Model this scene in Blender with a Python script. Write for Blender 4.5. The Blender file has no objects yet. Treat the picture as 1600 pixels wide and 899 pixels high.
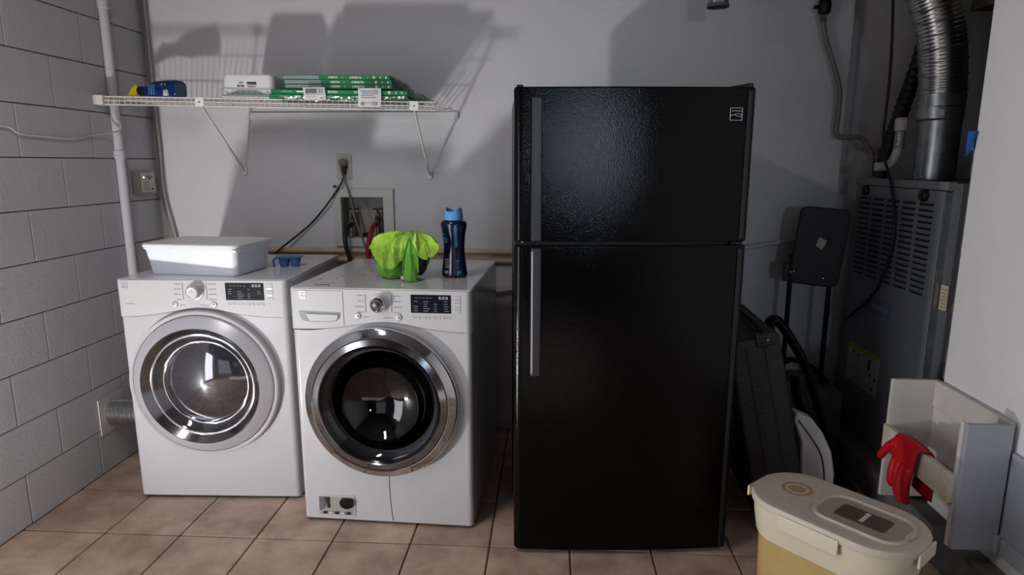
import bpy, bmesh, math, random
from mathutils import Vector, Matrix, noise
random.seed(7)
R = math.radians
scene = bpy.context.scene
COL = scene.collection

# ------------------------------------------------------------------ camera, world, lights, exposure
cam_d = bpy.data.cameras.new('camera')
cam_d.sensor_width = 36.0
cam_d.lens = 36.0 * 1002.0 / 1600.0
cam_d.clip_start = 0.02
cam = bpy.data.objects.new('camera', cam_d)
COL.objects.link(cam)
cam.location = (0, 0, 1.40)
cam.rotation_euler = (R(90 - 10.96), 0, R(3.476))
scene.camera = cam

world = bpy.data.worlds.new('daylight')
scene.world = world
world.use_nodes = True
bg = world.node_tree.nodes['Background']
bg.inputs[0].default_value = (0.80, 0.88, 1.0, 1)
bg.inputs[1].default_value = 0.30

def area(name, loc, target, sx, sy, power, col=(1, 1, 1), spread=180):
    d = bpy.data.lights.new(name, 'AREA')
    d.shape = 'RECTANGLE'; d.size = sx; d.size_y = sy
    d.energy = power; d.color = col; d.spread = R(spread)
    o = bpy.data.objects.new(name, d); COL.objects.link(o)
    o.location = loc
    o.rotation_euler = (Vector(target) - Vector(loc)).to_track_quat('-Z', 'Y').to_euler()
    return o
# sun patch on the floor beside the left wall, just outside the frame: the low key light
area('sun_patch_light', (-1.965, 1.08, 0.02), (-1.635, 1.28, 0.92), 0.13, 0.46, 116, (1.0, 0.985, 0.97))
# added floor and left-side fill lights, then daylight of the open garage and rear window
area('floor_fill_light', (-0.3, -0.1, 0.02), (-0.35, 0.0, 1.0), 1.6, 1.0, 4, (1.0, 0.96, 0.93))
area('side_fill_light', (-2.06, 0.15, 0.80), (0, 0.75, 0.80), 0.9, 1.4, 19, (0.94, 0.96, 1.0))
area('garage_daylight', (-1.05, -3.85, 1.1), (-0.9, 0.0, 1.05), 1.7, 1.9, 2, (0.93, 0.96, 1.0))
area('rear_window_light', (0.97, -3.97, 1.66), (0.6, 0, 1.5), 0.32, 0.36, 0.75, (0.70, 0.84, 1.0), 28)
# overhead fill light added under the ceiling, left of the viewer
area('ceiling_fill_light', (-1.2, 1.1, 2.47), (-1.2, 1.1, 0.0), 0.16, 1.1, 13, (1.0, 0.98, 0.96))

scene.view_settings.view_transform = 'Standard'
scene.view_settings.look = 'None'
scene.view_settings.gamma = 1.0
scene.view_settings.use_curve_mapping = False
scene.view_settings.exposure = 0.18
scene.cycles.use_denoising = True
scene.cycles.max_bounces = 8

# ------------------------------------------------------------------ helpers
def lin(c):
    c = c / 255.0
    return c / 12.92 if c <= 0.04045 else ((c + 0.055) / 1.055) ** 2.4
def rgb(r, g, b): return (lin(r), lin(g), lin(b), 1)

MATS = {}
def mat(name, c, rough=0.5, metal=0.0, var=0.0, vscale=6.0, c2=None, bump=0.0, bscale=60.0, coat=0.0,
        spec=0.5, trans=0.0, alpha=1.0, world_pos=False, rvar=0.0, emit=0.0, ior=1.45, bdist=0.01, detail=4.0, sheen=0.0, objrand=0.0):
    m = bpy.data.materials.new(name); m.use_nodes = True
    nt = m.node_tree; N = nt.nodes; L = nt.links
    p = N['Principled BSDF']
    p.inputs['Base Color'].default_value = c
    p.inputs['Roughness'].default_value = rough
    p.inputs['Metallic'].default_value = metal
    p.inputs['Specular IOR Level'].default_value = spec
    p.inputs['Coat Weight'].default_value = coat
    p.inputs['Coat Roughness'].default_value = 0.08
    p.inputs['Transmission Weight'].default_value = trans
    p.inputs['IOR'].default_value = ior
    p.inputs['Alpha'].default_value = alpha
    p.inputs['Sheen Weight'].default_value = sheen
    if emit:
        p.inputs['Emission Color'].default_value = c
        p.inputs['Emission Strength'].default_value = emit
    vec = None
    if var or bump or rvar or objrand:
        if world_pos:
            g = N.new('ShaderNodeNewGeometry'); vec = g.outputs['Position']
        else:
            t = N.new('ShaderNodeTexCoord'); vec = t.outputs['Object']
    if var or rvar:
        n = N.new('ShaderNodeTexNoise'); n.inputs['Scale'].default_value = vscale
        n.inputs['Detail'].default_value = detail; n.inputs['Roughness'].default_value = 0.6
        L.new(vec, n.inputs['Vector'])
        if var:
            r = N.new('ShaderNodeValToRGB')
            r.color_ramp.elements[0].position = 0.3; r.color_ramp.elements[1].position = 0.7
            cc = c2 or tuple(x * (1 - var) for x in c[:3]) + (1,)
            r.color_ramp.elements[0].color = cc; r.color_ramp.elements[1].color = c
            L.new(n.outputs['Fac'], r.inputs['Fac'])
            outc = r.outputs['Color']
            if objrand:
                oi = N.new('ShaderNodeObjectInfo')
                mp = N.new('ShaderNodeMapRange')
                mp.inputs['To Min'].default_value = 1 - objrand; mp.inputs['To Max'].default_value = 1 + objrand
                L.new(oi.outputs['Random'], mp.inputs['Value'])
                hs = N.new('ShaderNodeHueSaturation')
                L.new(mp.outputs['Result'], hs.inputs['Value']); L.new(outc, hs.inputs['Color'])
                outc = hs.outputs['Color']
            L.new(outc, p.inputs['Base Color'])
        if rvar:
            mr = N.new('ShaderNodeMapRange')
            mr.inputs['To Min'].default_value = max(0.02, rough - rvar); mr.inputs['To Max'].default_value = rough + rvar
            L.new(n.outputs['Fac'], mr.inputs['Value']); L.new(mr.outputs['Result'], p.inputs['Roughness'])
    if bump:
        b = N.new('ShaderNodeTexNoise'); b.inputs['Scale'].default_value = bscale; b.inputs['Detail'].default_value = 3
        L.new(vec, b.inputs['Vector'])
        bn = N.new('ShaderNodeBump'); bn.inputs['Strength'].default_value = bump; bn.inputs['Distance'].default_value = bdist
        L.new(b.outputs['Fac'], bn.inputs['Height']); L.new(bn.outputs['Normal'], p.inputs['Normal'])
    MATS[name] = m
    return m

M = {}
M['block'] = mat('painted_block', rgb(186, 186, 190), 0.75, var=0.10, vscale=2.2, bump=0.12, bscale=70, world_pos=True, bdist=0.006)
M['mortar'] = mat('painted_mortar', rgb(120, 119, 122), 0.85, var=0.35, vscale=9, bump=0.3, bscale=90, world_pos=True)
M['wall'] = mat('painted_drywall', rgb(205, 204, 207), 0.62, var=0.06, vscale=1.6, bump=0.08, bscale=120, world_pos=True)
M['wallR'] = mat('painted_partition', rgb(228, 226, 228), 0.6, var=0.07, vscale=2.0, bump=0.08, bscale=90, world_pos=True)
M['ceil'] = mat('ceiling_boards', rgb(92, 88, 86), 0.8, var=0.05, vscale=2, world_pos=True)
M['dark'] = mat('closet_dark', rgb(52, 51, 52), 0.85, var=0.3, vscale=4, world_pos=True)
M['concrete'] = mat('grey_concrete', rgb(108, 105, 104), 0.9, var=0.35, vscale=14, bump=0.5, bscale=60, world_pos=True)
M['tile'] = mat('ceramic_tile', rgb(210, 182, 164), 0.42, var=0.5, vscale=6.0, c2=rgb(150, 124, 110), bump=0.25, bscale=24, world_pos=True, rvar=0.12, bdist=0.004, detail=8, objrand=0.09)
M['grout'] = mat('grout', rgb(96, 80, 72), 0.9, var=0.4, vscale=20, world_pos=True)
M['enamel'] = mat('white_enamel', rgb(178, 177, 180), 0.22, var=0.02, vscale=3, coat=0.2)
M['enamel_top_lightened'] = mat('enamel_top_lightened', rgb(222, 221, 224), 0.16, var=0.03, vscale=3, coat=0.3)  # same enamel as the fronts, lightened where the low key leaves tops dark
M['panelw'] = mat('panel_white_plastic', rgb(182, 181, 183), 0.30, var=0.02, vscale=4)
M['seam'] = mat('seam_grey', rgb(92, 92, 96), 0.6, var=0.2, vscale=20)
M['silver'] = mat('silver_paint', rgb(188, 188, 194), 0.34, 0.35, var=0.04, vscale=5)
M['chrome'] = mat('chrome', rgb(205, 206, 210), 0.07, 1.0, rvar=0.03, vscale=8)
M['brushed'] = mat('dark_chrome', rgb(150, 150, 154), 0.14, 1.0, rvar=0.05, vscale=10)
M['smoke'] = mat('smoked_glass', rgb(112, 112, 117), 0.06, 0.85, var=0.1, vscale=4, coat=0.8)
M['glassdark'] = mat('dark_door_glass', rgb(16, 16, 18), 0.04, 0.0, var=0.2, vscale=6, spec=0.9, coat=1.0)
M['blackgloss'] = mat('black_gloss', rgb(14, 14, 17), 0.12, var=0.15, vscale=9)
M['display'] = mat('display_black', rgb(10, 13, 22), 0.35, var=0.2, vscale=8, spec=0.15)
M['print'] = mat('grey_print', rgb(140, 140, 146), 0.6, var=0.15, vscale=90)
M['printlite'] = mat('display_print', rgb(120, 130, 145), 0.5, var=0.2, vscale=90)
M['fridge'] = mat('black_pebble_enamel', rgb(4, 4, 5), 0.10, var=0.1, vscale=4, bump=0.18, bscale=260, bdist=0.003, spec=0.22)
M['fridge_trim'] = mat('black_trim', rgb(20, 20, 22), 0.42, var=0.15, vscale=6, bump=0.15, bscale=200)
M['fhandle'] = mat('fridge_handle_grey', rgb(50, 50, 53), 0.38, var=0.1, vscale=6)
M['blackpl'] = mat('black_plastic', rgb(20, 20, 22), 0.45, var=0.2, vscale=10)
M['blackfab'] = mat('black_vinyl', rgb(34, 34, 37), 0.55, var=0.3, vscale=14, bump=0.35, bscale=90)
M['blackmetal'] = mat('black_metal', rgb(18, 18, 20), 0.4, 0.3, var=0.2, vscale=12)
M['shelfwire'] = mat('white_vinyl_wire', rgb(214, 208, 204), 0.45, var=0.12, vscale=20)
M['whitepl'] = mat('white_plastic', rgb(222, 222, 224), 0.4, var=0.03, vscale=6)
M['bluepl_t'] = mat('tub_plastic', rgb(226, 229, 236), 0.35, var=0.06, vscale=5, c2=rgb(210, 218, 234))
M['green'] = mat('filter_green', rgb(14, 122, 72), 0.45, var=0.18, vscale=18)
M['filtgrey'] = mat('filter_side_grey', rgb(140, 148, 152), 0.5, var=0.2, vscale=12)
M['filtmedia'] = mat('filter_media', rgb(122, 134, 130), 0.7, var=0.35, vscale=20, bump=0.5, bscale=60)
M['white_ink'] = mat('white_ink', rgb(232, 236, 232), 0.55, var=0.04, vscale=40)
M['black_ink'] = mat('black_ink', rgb(38, 38, 42), 0.6, var=0.1, vscale=40)
M['red_ink'] = mat('red_ink', rgb(160, 70, 70), 0.6, var=0.1, vscale=40)
M['paper'] = mat('paper_label', rgb(214, 212, 214), 0.6, var=0.05, vscale=20)
M['greypaper'] = mat('printed_grey', rgb(150, 148, 150), 0.6, var=0.2, vscale=50)
M['blue'] = mat('blue_bottle', rgb(16, 48, 112), 0.25, var=0.15, vscale=10)
M['bluedk'] = mat('dark_blue_bottle', rgb(14, 22, 62), 0.14, var=0.35, vscale=16, coat=0.4)
M['bluecap'] = mat('light_blue_cap', rgb(88, 146, 204), 0.35, var=0.1, vscale=20)
M['bluetub'] = mat('blue_tray_plastic', rgb(70, 110, 160), 0.4, var=0.25, vscale=30)
M['teal'] = mat('teal_ink', rgb(40, 116, 160), 0.4, var=0.1, vscale=20)
M['tealw'] = mat('pale_teal_ink', rgb(110, 170, 190), 0.4, var=0.1, vscale=20)
M['greenglass'] = mat('bottle_base', rgb(58, 92, 112), 0.3, var=0.3, vscale=20)
M['yellow'] = mat('yellow_trigger', rgb(206, 182, 26), 0.4, var=0.12, vscale=20)
M['lime'] = mat('lime_microfibre', rgb(176, 216, 74), 0.9, var=0.16, vscale=14, bump=0.5, bscale=260, sheen=0.3, c2=rgb(146, 198, 56))
M['grass'] = mat('green_microfibre', rgb(112, 188, 62), 0.9, var=0.2, vscale=12, bump=0.5, bscale=260, sheen=0.3)
M['navycloth'] = mat('navy_cloth', rgb(28, 32, 48), 0.85, var=0.2, vscale=16, bump=0.3, bscale=200)
M['copper'] = mat('copper_pipe', rgb(208, 172, 146), 0.5, 0.1, var=0.25, vscale=9)
M['pvc'] = mat('white_pvc', rgb(198, 194, 190), 0.42, var=0.08, vscale=8)
M['brass'] = mat('old_brass', rgb(130, 118, 96), 0.4, 0.8, var=0.3, vscale=20)
M['redhose'] = mat('red_rubber_hose', rgb(150, 24, 34), 0.45, var=0.15, vscale=20)
M['redglove'] = mat('red_rubber_glove', rgb(196, 16, 30), 0.5, var=0.14, vscale=16, bump=0.2, bscale=120)
M['redglove2'] = mat('red_glove_cuff', rgb(150, 12, 26), 0.55, var=0.14, vscale=16)
M['blackrub'] = mat('black_rubber', rgb(26, 26, 28), 0.5, var=0.2, vscale=20)
M['greycord'] = mat('grey_cord', rgb(122, 119, 116), 0.5, var=0.1, vscale=20)
M['wirew'] = mat('white_wire', rgb(170, 168, 168), 0.5, var=0.1, vscale=20)
M['cablewall'] = mat('painted_cable', rgb(150, 142, 132), 0.6, var=0.25, vscale=20)
M['outlet'] = mat('outlet_plastic', rgb(186, 180, 174), 0.45, var=0.06, vscale=20)
M['greybox'] = mat('grey_box_plastic', rgb(150, 148, 144), 0.5, var=0.12, vscale=20)
M['led'] = mat('amber_led', rgb(255, 226, 180), 0.4, emit=3.0)
M['galv'] = mat('galvanised_steel', rgb(168, 172, 174), 0.34, 0.9, var=0.3, vscale=16, rvar=0.12)
M['alum'] = mat('aluminium_flex', rgb(196, 196, 196), 0.28, 1.0, var=0.12, vscale=30)
M['furn'] = mat('furnace_grey_enamel', rgb(112, 114, 120), 0.42, var=0.08, vscale=5)
M['furn2'] = mat('furnace_trim_grey', rgb(92, 94, 98), 0.45, var=0.12, vscale=6)
M['slot'] = mat('louvre_slot_black', rgb(18, 18, 20), 0.7, var=0.2, vscale=20)
M['warn'] = mat('warning_label', rgb(172, 172, 168), 0.6, var=0.15, vscale=30)
M['warny'] = mat('warning_yellow', rgb(176, 158, 50), 0.6, var=0.15, vscale=30)
M['bluetag'] = mat('blue_tag', rgb(88, 106, 124), 0.5, var=0.15, vscale=30)
M['beigelab'] = mat('beige_label', rgb(196, 178, 160), 0.6, var=0.1, vscale=30)
M['tape'] = mat('blue_masking_tape', rgb(30, 96, 170), 0.6, var=0.15, vscale=40)
M['wood'] = mat('white_painted_wood', rgb(206, 202, 196), 0.6, var=0.10, vscale=6, bump=0.15, bscale=40)
M['woodold'] = mat('stained_painted_wood', rgb(208, 204, 196), 0.65, var=0.5, vscale=11, c2=rgb(188, 174, 142), bump=0.25, bscale=40)
M['woodgrey'] = mat('grey_painted_wood', rgb(166, 170, 180), 0.6, var=0.10, vscale=7, bump=0.15, bscale=40)
M['rawedge'] = mat('broken_drywall_edge', rgb(104, 98, 92), 0.95, var=0.5, vscale=40, bump=0.8, bscale=80)
M['timber'] = mat('raw_timber', rgb(120, 106, 92), 0.8, var=0.3, vscale=8)
M['cream'] = mat('cream_plastic', rgb(210, 200, 178), 0.42, var=0.03, vscale=5)
M['creamlid'] = mat('cream_lid_plastic', rgb(196, 184, 170), 0.5, var=0.03, vscale=5)
M['tan'] = mat('tan_translucent_plastic', rgb(190, 160, 104), 0.4, var=0.18, vscale=9)
M['brownlab'] = mat('brown_lid_label', rgb(92, 68, 54), 0.5, var=0.08, vscale=9)
M['brownring'] = mat('tan_vent_ring', rgb(176, 142, 112), 0.5, var=0.1, vscale=20)
M['lidwin'] = mat('clear_lid_window', rgb(172, 158, 146), 0.2, var=0.06, vscale=9, coat=0.3)
M['whiteshell'] = mat('white_abs_shell', rgb(206, 208, 212), 0.35, var=0.04, vscale=8)
M['drum'] = mat('drum_steel', rgb(58, 58, 60), 0.5, 0.6, var=0.2, vscale=12)
M['scratch'] = mat('enamel_chip', rgb(60, 56, 54), 0.8, var=0.3, vscale=60)
M['rust'] = mat('rust_edge', rgb(92, 66, 52), 0.8, var=0.4, vscale=80)

def film_mat(name, tint, dens, bstr=0.6, rough=0.12):
    m = bpy.data.materials.new(name); m.use_nodes = True
    nt = m.node_tree; N = nt.nodes; L = nt.links
    N.remove(N['Principled BSDF'])
    out = N['Material Output']
    t = N.new('ShaderNodeBsdfTransparent'); t.inputs[0].default_value = tint
    g = N.new('ShaderNodeBsdfGlossy'); g.inputs['Roughness'].default_value = rough
    mx = N.new('ShaderNodeMixShader')
    tc = N.new('ShaderNodeTexCoord'); n = N.new('ShaderNodeTexNoise'); n.inputs['Scale'].default_value = 40
    L.new(tc.outputs['Object'], n.inputs['Vector'])
    bn = N.new('ShaderNodeBump'); bn.inputs['Strength'].default_value = bstr; bn.inputs['Distance'].default_value = 0.01
    L.new(n.outputs['Fac'], bn.inputs['Height']); L.new(bn.outputs['Normal'], g.inputs['Normal'])
    mx.inputs[0].default_value = dens
    L.new(t.outputs[0], mx.inputs[1]); L.new(g.outputs[0], mx.inputs[2]); L.new(mx.outputs[0], out.inputs[0])
    return m
M['film'] = film_mat('clear_plastic_film', (0.74, 0.80, 0.77, 1), 0.22)
M['glasswin'] = film_mat('clear_door_glass', (0.30, 0.30, 0.32, 1), 0.07, 0.02, 0.04)
M['windowpane'] = film_mat('window_pane', (0.95, 0.97, 1, 1), 0.06, 0.0, 0.02)

def crom(pts, n=6):
    P = [Vector(p) for p in pts]
    if len(P) < 3: return P
    Q = [P[0] * 2 - P[1]] + P + [P[-1] * 2 - P[-2]]
    out = []
    for i in range(1, len(Q) - 2):
        a, b, c, d = Q[i - 1], Q[i], Q[i + 1], Q[i + 2]
        for k in range(n):
            t = k / n
            out.append(0.5 * ((2 * b) + (c - a) * t + (2 * a - 5 * b + 4 * c - d) * t * t + (3 * b - a - 3 * c + d) * t ** 3))
    out.append(P[-1])
    return out

class B:
    def __init__(s): s.bm = bmesh.new()
    def box(s, x0, x1, y0, y1, z0, z1, bev=0.0, seg=2, mtx=None):
        r = bmesh.ops.create_cube(s.bm, size=1.0)
        vs = r['verts']
        for v in vs:
            v.co = Vector(((x0 + x1) / 2 + v.co.x * (x1 - x0), (y0 + y1) / 2 + v.co.y * (y1 - y0), (z0 + z1) / 2 + v.co.z * (z1 - z0)))
        if bev > 0:
            es = list({e for v in vs for e in v.link_edges})
            rb = bmesh.ops.bevel(s.bm, geom=es, offset=bev, segments=seg, profile=0.5, affect='EDGES')
            vs = list({v for f in rb['faces'] for v in f.verts} | {v for v in vs if v.is_valid})
        if mtx is not None:
            for v in vs: v.co = mtx @ v.co
        return s
    def loft(s, rings, cap0=True, cap1=True, closed=True):
        vr = [[s.bm.verts.new(Vector(p)) for p in ring] for ring in rings]
        n = len(vr[0])
        for a, b in zip(vr[:-1], vr[1:]):
            for i in range(n if closed else n - 1):
                j = (i + 1) % n
                try: s.bm.faces.new((a[i], a[j], b[j], b[i]))
                except ValueError: pass
        if cap0: s.bm.faces.new(list(reversed(vr[0])))
        if cap1: s.bm.faces.new(vr[-1])
        return s
    def tube(s, pts, r, n=10, smooth=6, caps=True, flat=None):
        P = crom(pts, smooth) if smooth else [Vector(p) for p in pts]
        m = len(P)
        T = []
        for i in range(m):
            T.append((P[min(i + 1, m - 1)] - P[max(i - 1, 0)]).normalized())
        up = Vector((0, 0, 1)) if abs(T[0].z) < 0.9 else Vector((0, 1, 0))
        nrm = (up - T[0] * up.dot(T[0])).normalized()
        rings = []
        for i in range(m):
            nrm = (nrm - T[i] * nrm.dot(T[i])).normalized()
            bi = T[i].cross(nrm)
            rr = r(i / (m - 1)) if callable(r) else r
            fl = flat or 1.0
            rings.append([P[i] + nrm * (math.cos(2 * math.pi * k / n) * rr) + bi * (math.sin(2 * math.pi * k / n) * rr * fl) for k in range(n)])
        return s.loft(rings, caps, caps)
    def lathe(s, prof, n=32, mtx=None, sx=1.0, sy=1.0, caps=False):
        mtx = mtx or Matrix.Identity(4)
        rings = []
        for (r, h) in prof:
            r = max(r, 1e-5)
            rings.append([mtx @ Vector((r * sx * math.cos(2 * math.pi * k / n), r * sy * math.sin(2 * math.pi * k / n), h)) for k in range(n)])
        return s.loft(rings, caps, caps)
    def prism(s, poly, h0, h1, mtx=None, bev=0.0):
        mtx = mtx or Matrix.Identity(4)
        a = [mtx @ Vector((x, y, h0)) for x, y in poly]
        b = [mtx @ Vector((x, y, h1)) for x, y in poly]
        s.loft([a, b])
        return s
    def grid(s, fn, nu, nv, closed_u=False):
        vs = [[s.bm.verts.new(Vector(fn(i / (nu if closed_u else nu - 1), j / (nv - 1)))) for i in range(nu)] for j in range(nv)]
        for j in range(nv - 1):
            for i in range(nu if closed_u else nu - 1):
                k = (i + 1) % nu
                s.bm.faces.new((vs[j][i], vs[j][k], vs[j + 1][k], vs[j + 1][i]))
        return s
    def thicken(s, t):
        bmesh.ops.recalc_face_normals(s.bm, faces=s.bm.faces[:])
        bmesh.ops.solidify(s.bm, geom=s.bm.faces[:], thickness=t)
        return s
    def bevel_all(s, w, seg=2, ang=30):
        bmesh.ops.remove_doubles(s.bm, verts=s.bm.verts[:], dist=1e-6)
        es = [e for e in s.bm.edges if len(e.link_faces) == 2 and e.calc_face_angle(0) > R(ang)]
        bmesh.ops.bevel(s.bm, geom=es, offset=w, segments=seg, profile=0.5, affect='EDGES', clamp_overlap=True)
        return s
    def mesh(s, name, ang=35):
        bmesh.ops.recalc_face_normals(s.bm, faces=s.bm.faces[:])
        me = bpy.data.meshes.new(name)
        s.bm.to_mesh(me); s.bm.free()
        for p in me.polygons: p.use_smooth = True
        me.set_sharp_from_angle(angle=R(ang))
        return me
    def out(s, name, m, parent=None, ang=35, label=None):
        me = s.mesh(name, ang)
        me.materials.append(M[m] if isinstance(m, str) else m)
        o = bpy.data.objects.new(name, me); COL.objects.link(o)
        if parent: o.parent = parent
        if label: o['label'] = label
        if len(me.polygons) < 4000:
            wn = o.modifiers.new('weighted_normal', 'WEIGHTED_NORMAL'); wn.keep_sharp = True
        return o

def flat(me):
    for p in me.polygons: p.use_smooth = False
    return me
def put(name, me, parent, loc=(0, 0, 0), rot=(0, 0, 0), m=None):
    o = bpy.data.objects.new(name, me); COL.objects.link(o)
    o.parent = parent; o.location = loc; o.rotation_euler = rot
    return o
def tag(o, label, cat, group=None, kind=None):
    o['label'] = label; o['category'] = cat
    if group: o['group'] = group
    if kind: o['kind'] = kind
    return o
def thing(name, label, cat, loc=(0, 0, 0), rotz=0.0, group=None, rot=None):
    o = bpy.data.objects.new(name, None); COL.objects.link(o)
    o.empty_display_size = 0.05
    o.location = loc; o.rotation_euler = rot or (0, 0, rotz)
    return tag(o, label, cat, group)
def struct(o, label, cat): return tag(o, label, cat, kind='structure')

def text(name, body, size, m, parent, loc, rot, label=None, sx=1.0, depth=0.0003, align='CENTER', bold=0.0):
    c = bpy.data.curves.new(name, 'FONT'); c.body = body; c.size = size; c.align_x = align; c.align_y = 'CENTER'
    c.extrude = depth; c.offset = bold; c.resolution_u = 3
    o = bpy.data.objects.new('tmp', c); COL.objects.link(o)
    dg = bpy.context.evaluated_depsgraph_get()
    me = bpy.data.meshes.new_from_object(o.evaluated_get(dg))
    bpy.data.objects.remove(o); bpy.data.curves.remove(c)
    me.materials.clear(); me.materials.append(M[m])
    t = bpy.data.objects.new(name, me); COL.objects.link(t)
    t.parent = parent; t.location = loc; t.rotation_euler = rot; t.scale = (sx, 1, 1)
    if label: t['label'] = label
    return t
FRONT = (R(90), 0, 0)               # text / flat art facing -Y
FRONT_UD = (R(90), R(180), 0)       # the same turned upside down
def rr_poly(w, h, r, n=5, cx=0, cy=0):
    pts = []
    for (sx, sy, a0) in ((1, 1, 0), (-1, 1, 90), (-1, -1, 180), (1, -1, 270)):
        for k in range(n + 1):
            a = R(a0 + 90 * k / n)
            pts.append((cx + sx * (w / 2 - r) + r * math.cos(a), cy + sy * (h / 2 - r) + r * math.sin(a)))
    return pts
MF = Matrix(((1, 0, 0, 0), (0, 0, -1, 0), (0, 1, 0, 0), (0, 0, 0, 1)))   # (x,y,h) -> x, z up, h towards -Y

# ------------------------------------------------------------------ room shell
LX, BY, RX, CZ = -2.031, 3.25, 1.43, 2.55
# floor: grout bed with single tiles
fb = B().box(-2.35, 2.3, -4.1, 3.5, -0.12, -0.005)
floor = struct(fb.out('floor', 'grout'), 'beige ceramic tile floor with dark grout lines', 'floor')
tx0, tpx = -0.215, 0.2975
ty0, tpy = 2.15, 0.318
tile_me = B().box(-tpx / 2 + 0.003, tpx / 2 - 0.003, -tpy / 2 + 0.003, tpy / 2 - 0.003, -0.009, 0.0, 0.003, 2).mesh('tile')
flat(tile_me)
tile_me.materials.append(M['tile'])
wide_me = flat(B().box(-tpx / 2 - 0.034, tpx / 2 - 0.003, -tpy / 2 + 0.003, tpy / 2 - 0.003, -0.009, 0.0, 0.003, 2).mesh('tile'))
wide_me.materials.append(M['tile'])
for i in range(-7, 8):
    for j in range(-4, 4):
        x = tx0 + tpx * (i + 0.5); y = ty0 + tpy * (j + 0.5)
        if i == -7: continue
        if i == -6:      # column cut wider against the wall
            put('tile', wide_me, floor, (x, y, random.uniform(-0.0006, 0.0003))); continue
        put('tile', tile_me, floor, (x, y, random.uniform(-0.0006, 0.0003)), (0, 0, 0))
ft = B()
for i in range(-7, 8):
    for j in range(-19, -4):
        x = tx0 + tpx * (i + 0.5); y = ty0 + tpy * (j + 0.5)
        ft.box(x - tpx / 2 + .003, x + tpx / 2 - .003, y - tpy / 2 + .003, y + tpy / 2 - .003, -0.009, 0.0)
o = ft.out('far_tiles', 'tile', floor); o['kind'] = 'stuff'

# left wall of painted concrete block
wl = B()
DY0, DY1, DZ = -0.35, 0.65, 2.03  # unseen doorway cut for the added left-side fill light
wl.box(LX - 0.2, LX - 0.006, DY1, BY + 0.15, 0, CZ)
wl.box(LX - 0.2, LX - 0.006, -4.1, DY0, 0, CZ)
wl.box(LX - 0.2, LX - 0.006, DY0, DY1, DZ, CZ)
wall_left = struct(wl.out('wall_left', 'mortar'), 'grey-white painted concrete block wall on the left', 'wall')
bl, bh = 0.4064, 0.2032
def block_mesh(l): 
    me = B().box(-0.012, 0.0, -l / 2 + 0.0022, l / 2 - 0.0022, -bh / 2 + 0.0022, bh / 2 - 0.0022, 0.003, 2).mesh('block'); flat(me)
    me.materials.append(M['block']); return me
bcache = {}
for c in range(13):
    z = bh * (c + 0.5)
    if z > CZ: break
    off = 2.39 if c % 2 else 2.60
    y = off - 12 * bl
    while y < BY:
        a, b_ = max(y, DY1), min(y + bl, BY)
        if b_ - a > 0.012:
            l = round(b_ - a, 3)
            if l not in bcache: bcache[l] = block_mesh(l)
            put('block', bcache[l], wall_left, (LX, (a + b_) / 2, z))
        y += bl
wl2 = B().box(LX - 0.006, LX, -4.1, DY0, 0, CZ).out('wall_rear_stretch', 'block', wall_left)

# back wall with the opening for the recessed washer box
hx0, hx1, hz0, hz1 = -1.072, -0.852, 1.022, 1.232
wb = B()
wb.box(-2.2, hx0, BY, BY + 0.1, 0, CZ); wb.box(hx1, 1.392, BY, BY + 0.1, 0, CZ)
wb.box(hx0, hx1, BY, BY + 0.1, 0, hz0); wb.box(hx0, hx1, BY, BY + 0.1, hz1, CZ)
wall_back = struct(wb.out('wall_back', 'wall'), 'white painted back wall behind the appliances', 'wall')
struct(B().box(-0.95, 1.39, BY - 0.014, BY - 0.0005, 0, 0.058, 0.004).out('baseboard_back', 'wall'), 'low white baseboard along the back wall', 'baseboard')
# right wall and furnace closet
JY = 2.312
wr = B().box(RX, RX + 0.11, -4.1, JY, 0, CZ)
wall_right = struct(wr.out('wall_right', 'wallR'), 'white partition wall ending beside the furnace closet', 'wall')
je = B()
def jf(u, v):
    z = 0.63 + v * 0.86
    w_ = 0.030 + 0.010 * noise.noise(Vector((0.3, z * 16, 3.1)))
    return (RX + 0.001 + 0.006 * noise.noise(Vector((u * 5, z * 30, 1.1))) + 0.02 * u * u, JY + w_ * u, z)
je.grid(jf, 7, 110); je.thicken(0.004)
je.out('raw_edge', 'rawedge', wall_right, label='rough broken grey edge of the partition')
wc = B()
wc.box(1.392, 2.35, BY + 0.08, BY + 0.2, 0, CZ)
struct(wc.out('wall_closet', 'wall'), 'shaded back wall of the furnace closet', 'wall')
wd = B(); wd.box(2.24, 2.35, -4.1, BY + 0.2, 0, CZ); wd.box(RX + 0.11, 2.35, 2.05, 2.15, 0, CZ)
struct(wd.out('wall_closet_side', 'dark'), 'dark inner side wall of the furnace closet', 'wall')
struct(B().box(-2.3, 2.4, -4.1, BY + 0.2, CZ, CZ + 0.1).out('ceiling', 'ceil'), 'dull grey boarded ceiling', 'ceiling')
# rear wall with a window behind the viewer
rw = B()
rw.box(-2.3, -1.95, -4.1, -4.0, 0, CZ); rw.box(-0.15, 0.66, -4.1, -4.0, 0, CZ); rw.box(-1.95, -0.15, -4.1, -4.0, 2.1, CZ); rw.box(1.28, 2.35, -4.1, -4.0, 0, CZ)
rw.box(0.66, 1.28, -4.1, -4.0, 0, 1.34); rw.box(0.66, 1.28, -4.1, -4.0, 1.98, CZ)
struct(rw.out('wall_rear', 'timber'), 'bare timber rear wall behind the viewer', 'wall')
wf = B()
for a in ((0.66, 0.70, 1.34, 1.98), (1.24, 1.28, 1.34, 1.98), (0.70, 1.24, 1.34, 1.38), (0.70, 1.24, 1.94, 1.98)):
    wf.box(a[0], a[1], -4.07, -4.02, a[2], a[3], 0.004)
win = struct(wf.out('window_1', 'wood'), 'white framed rear window letting in daylight', 'window')
B().box(0.70, 1.24, -4.055, -4.05, 1.38, 1.94).out('pane', 'windowpane', win)
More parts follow.
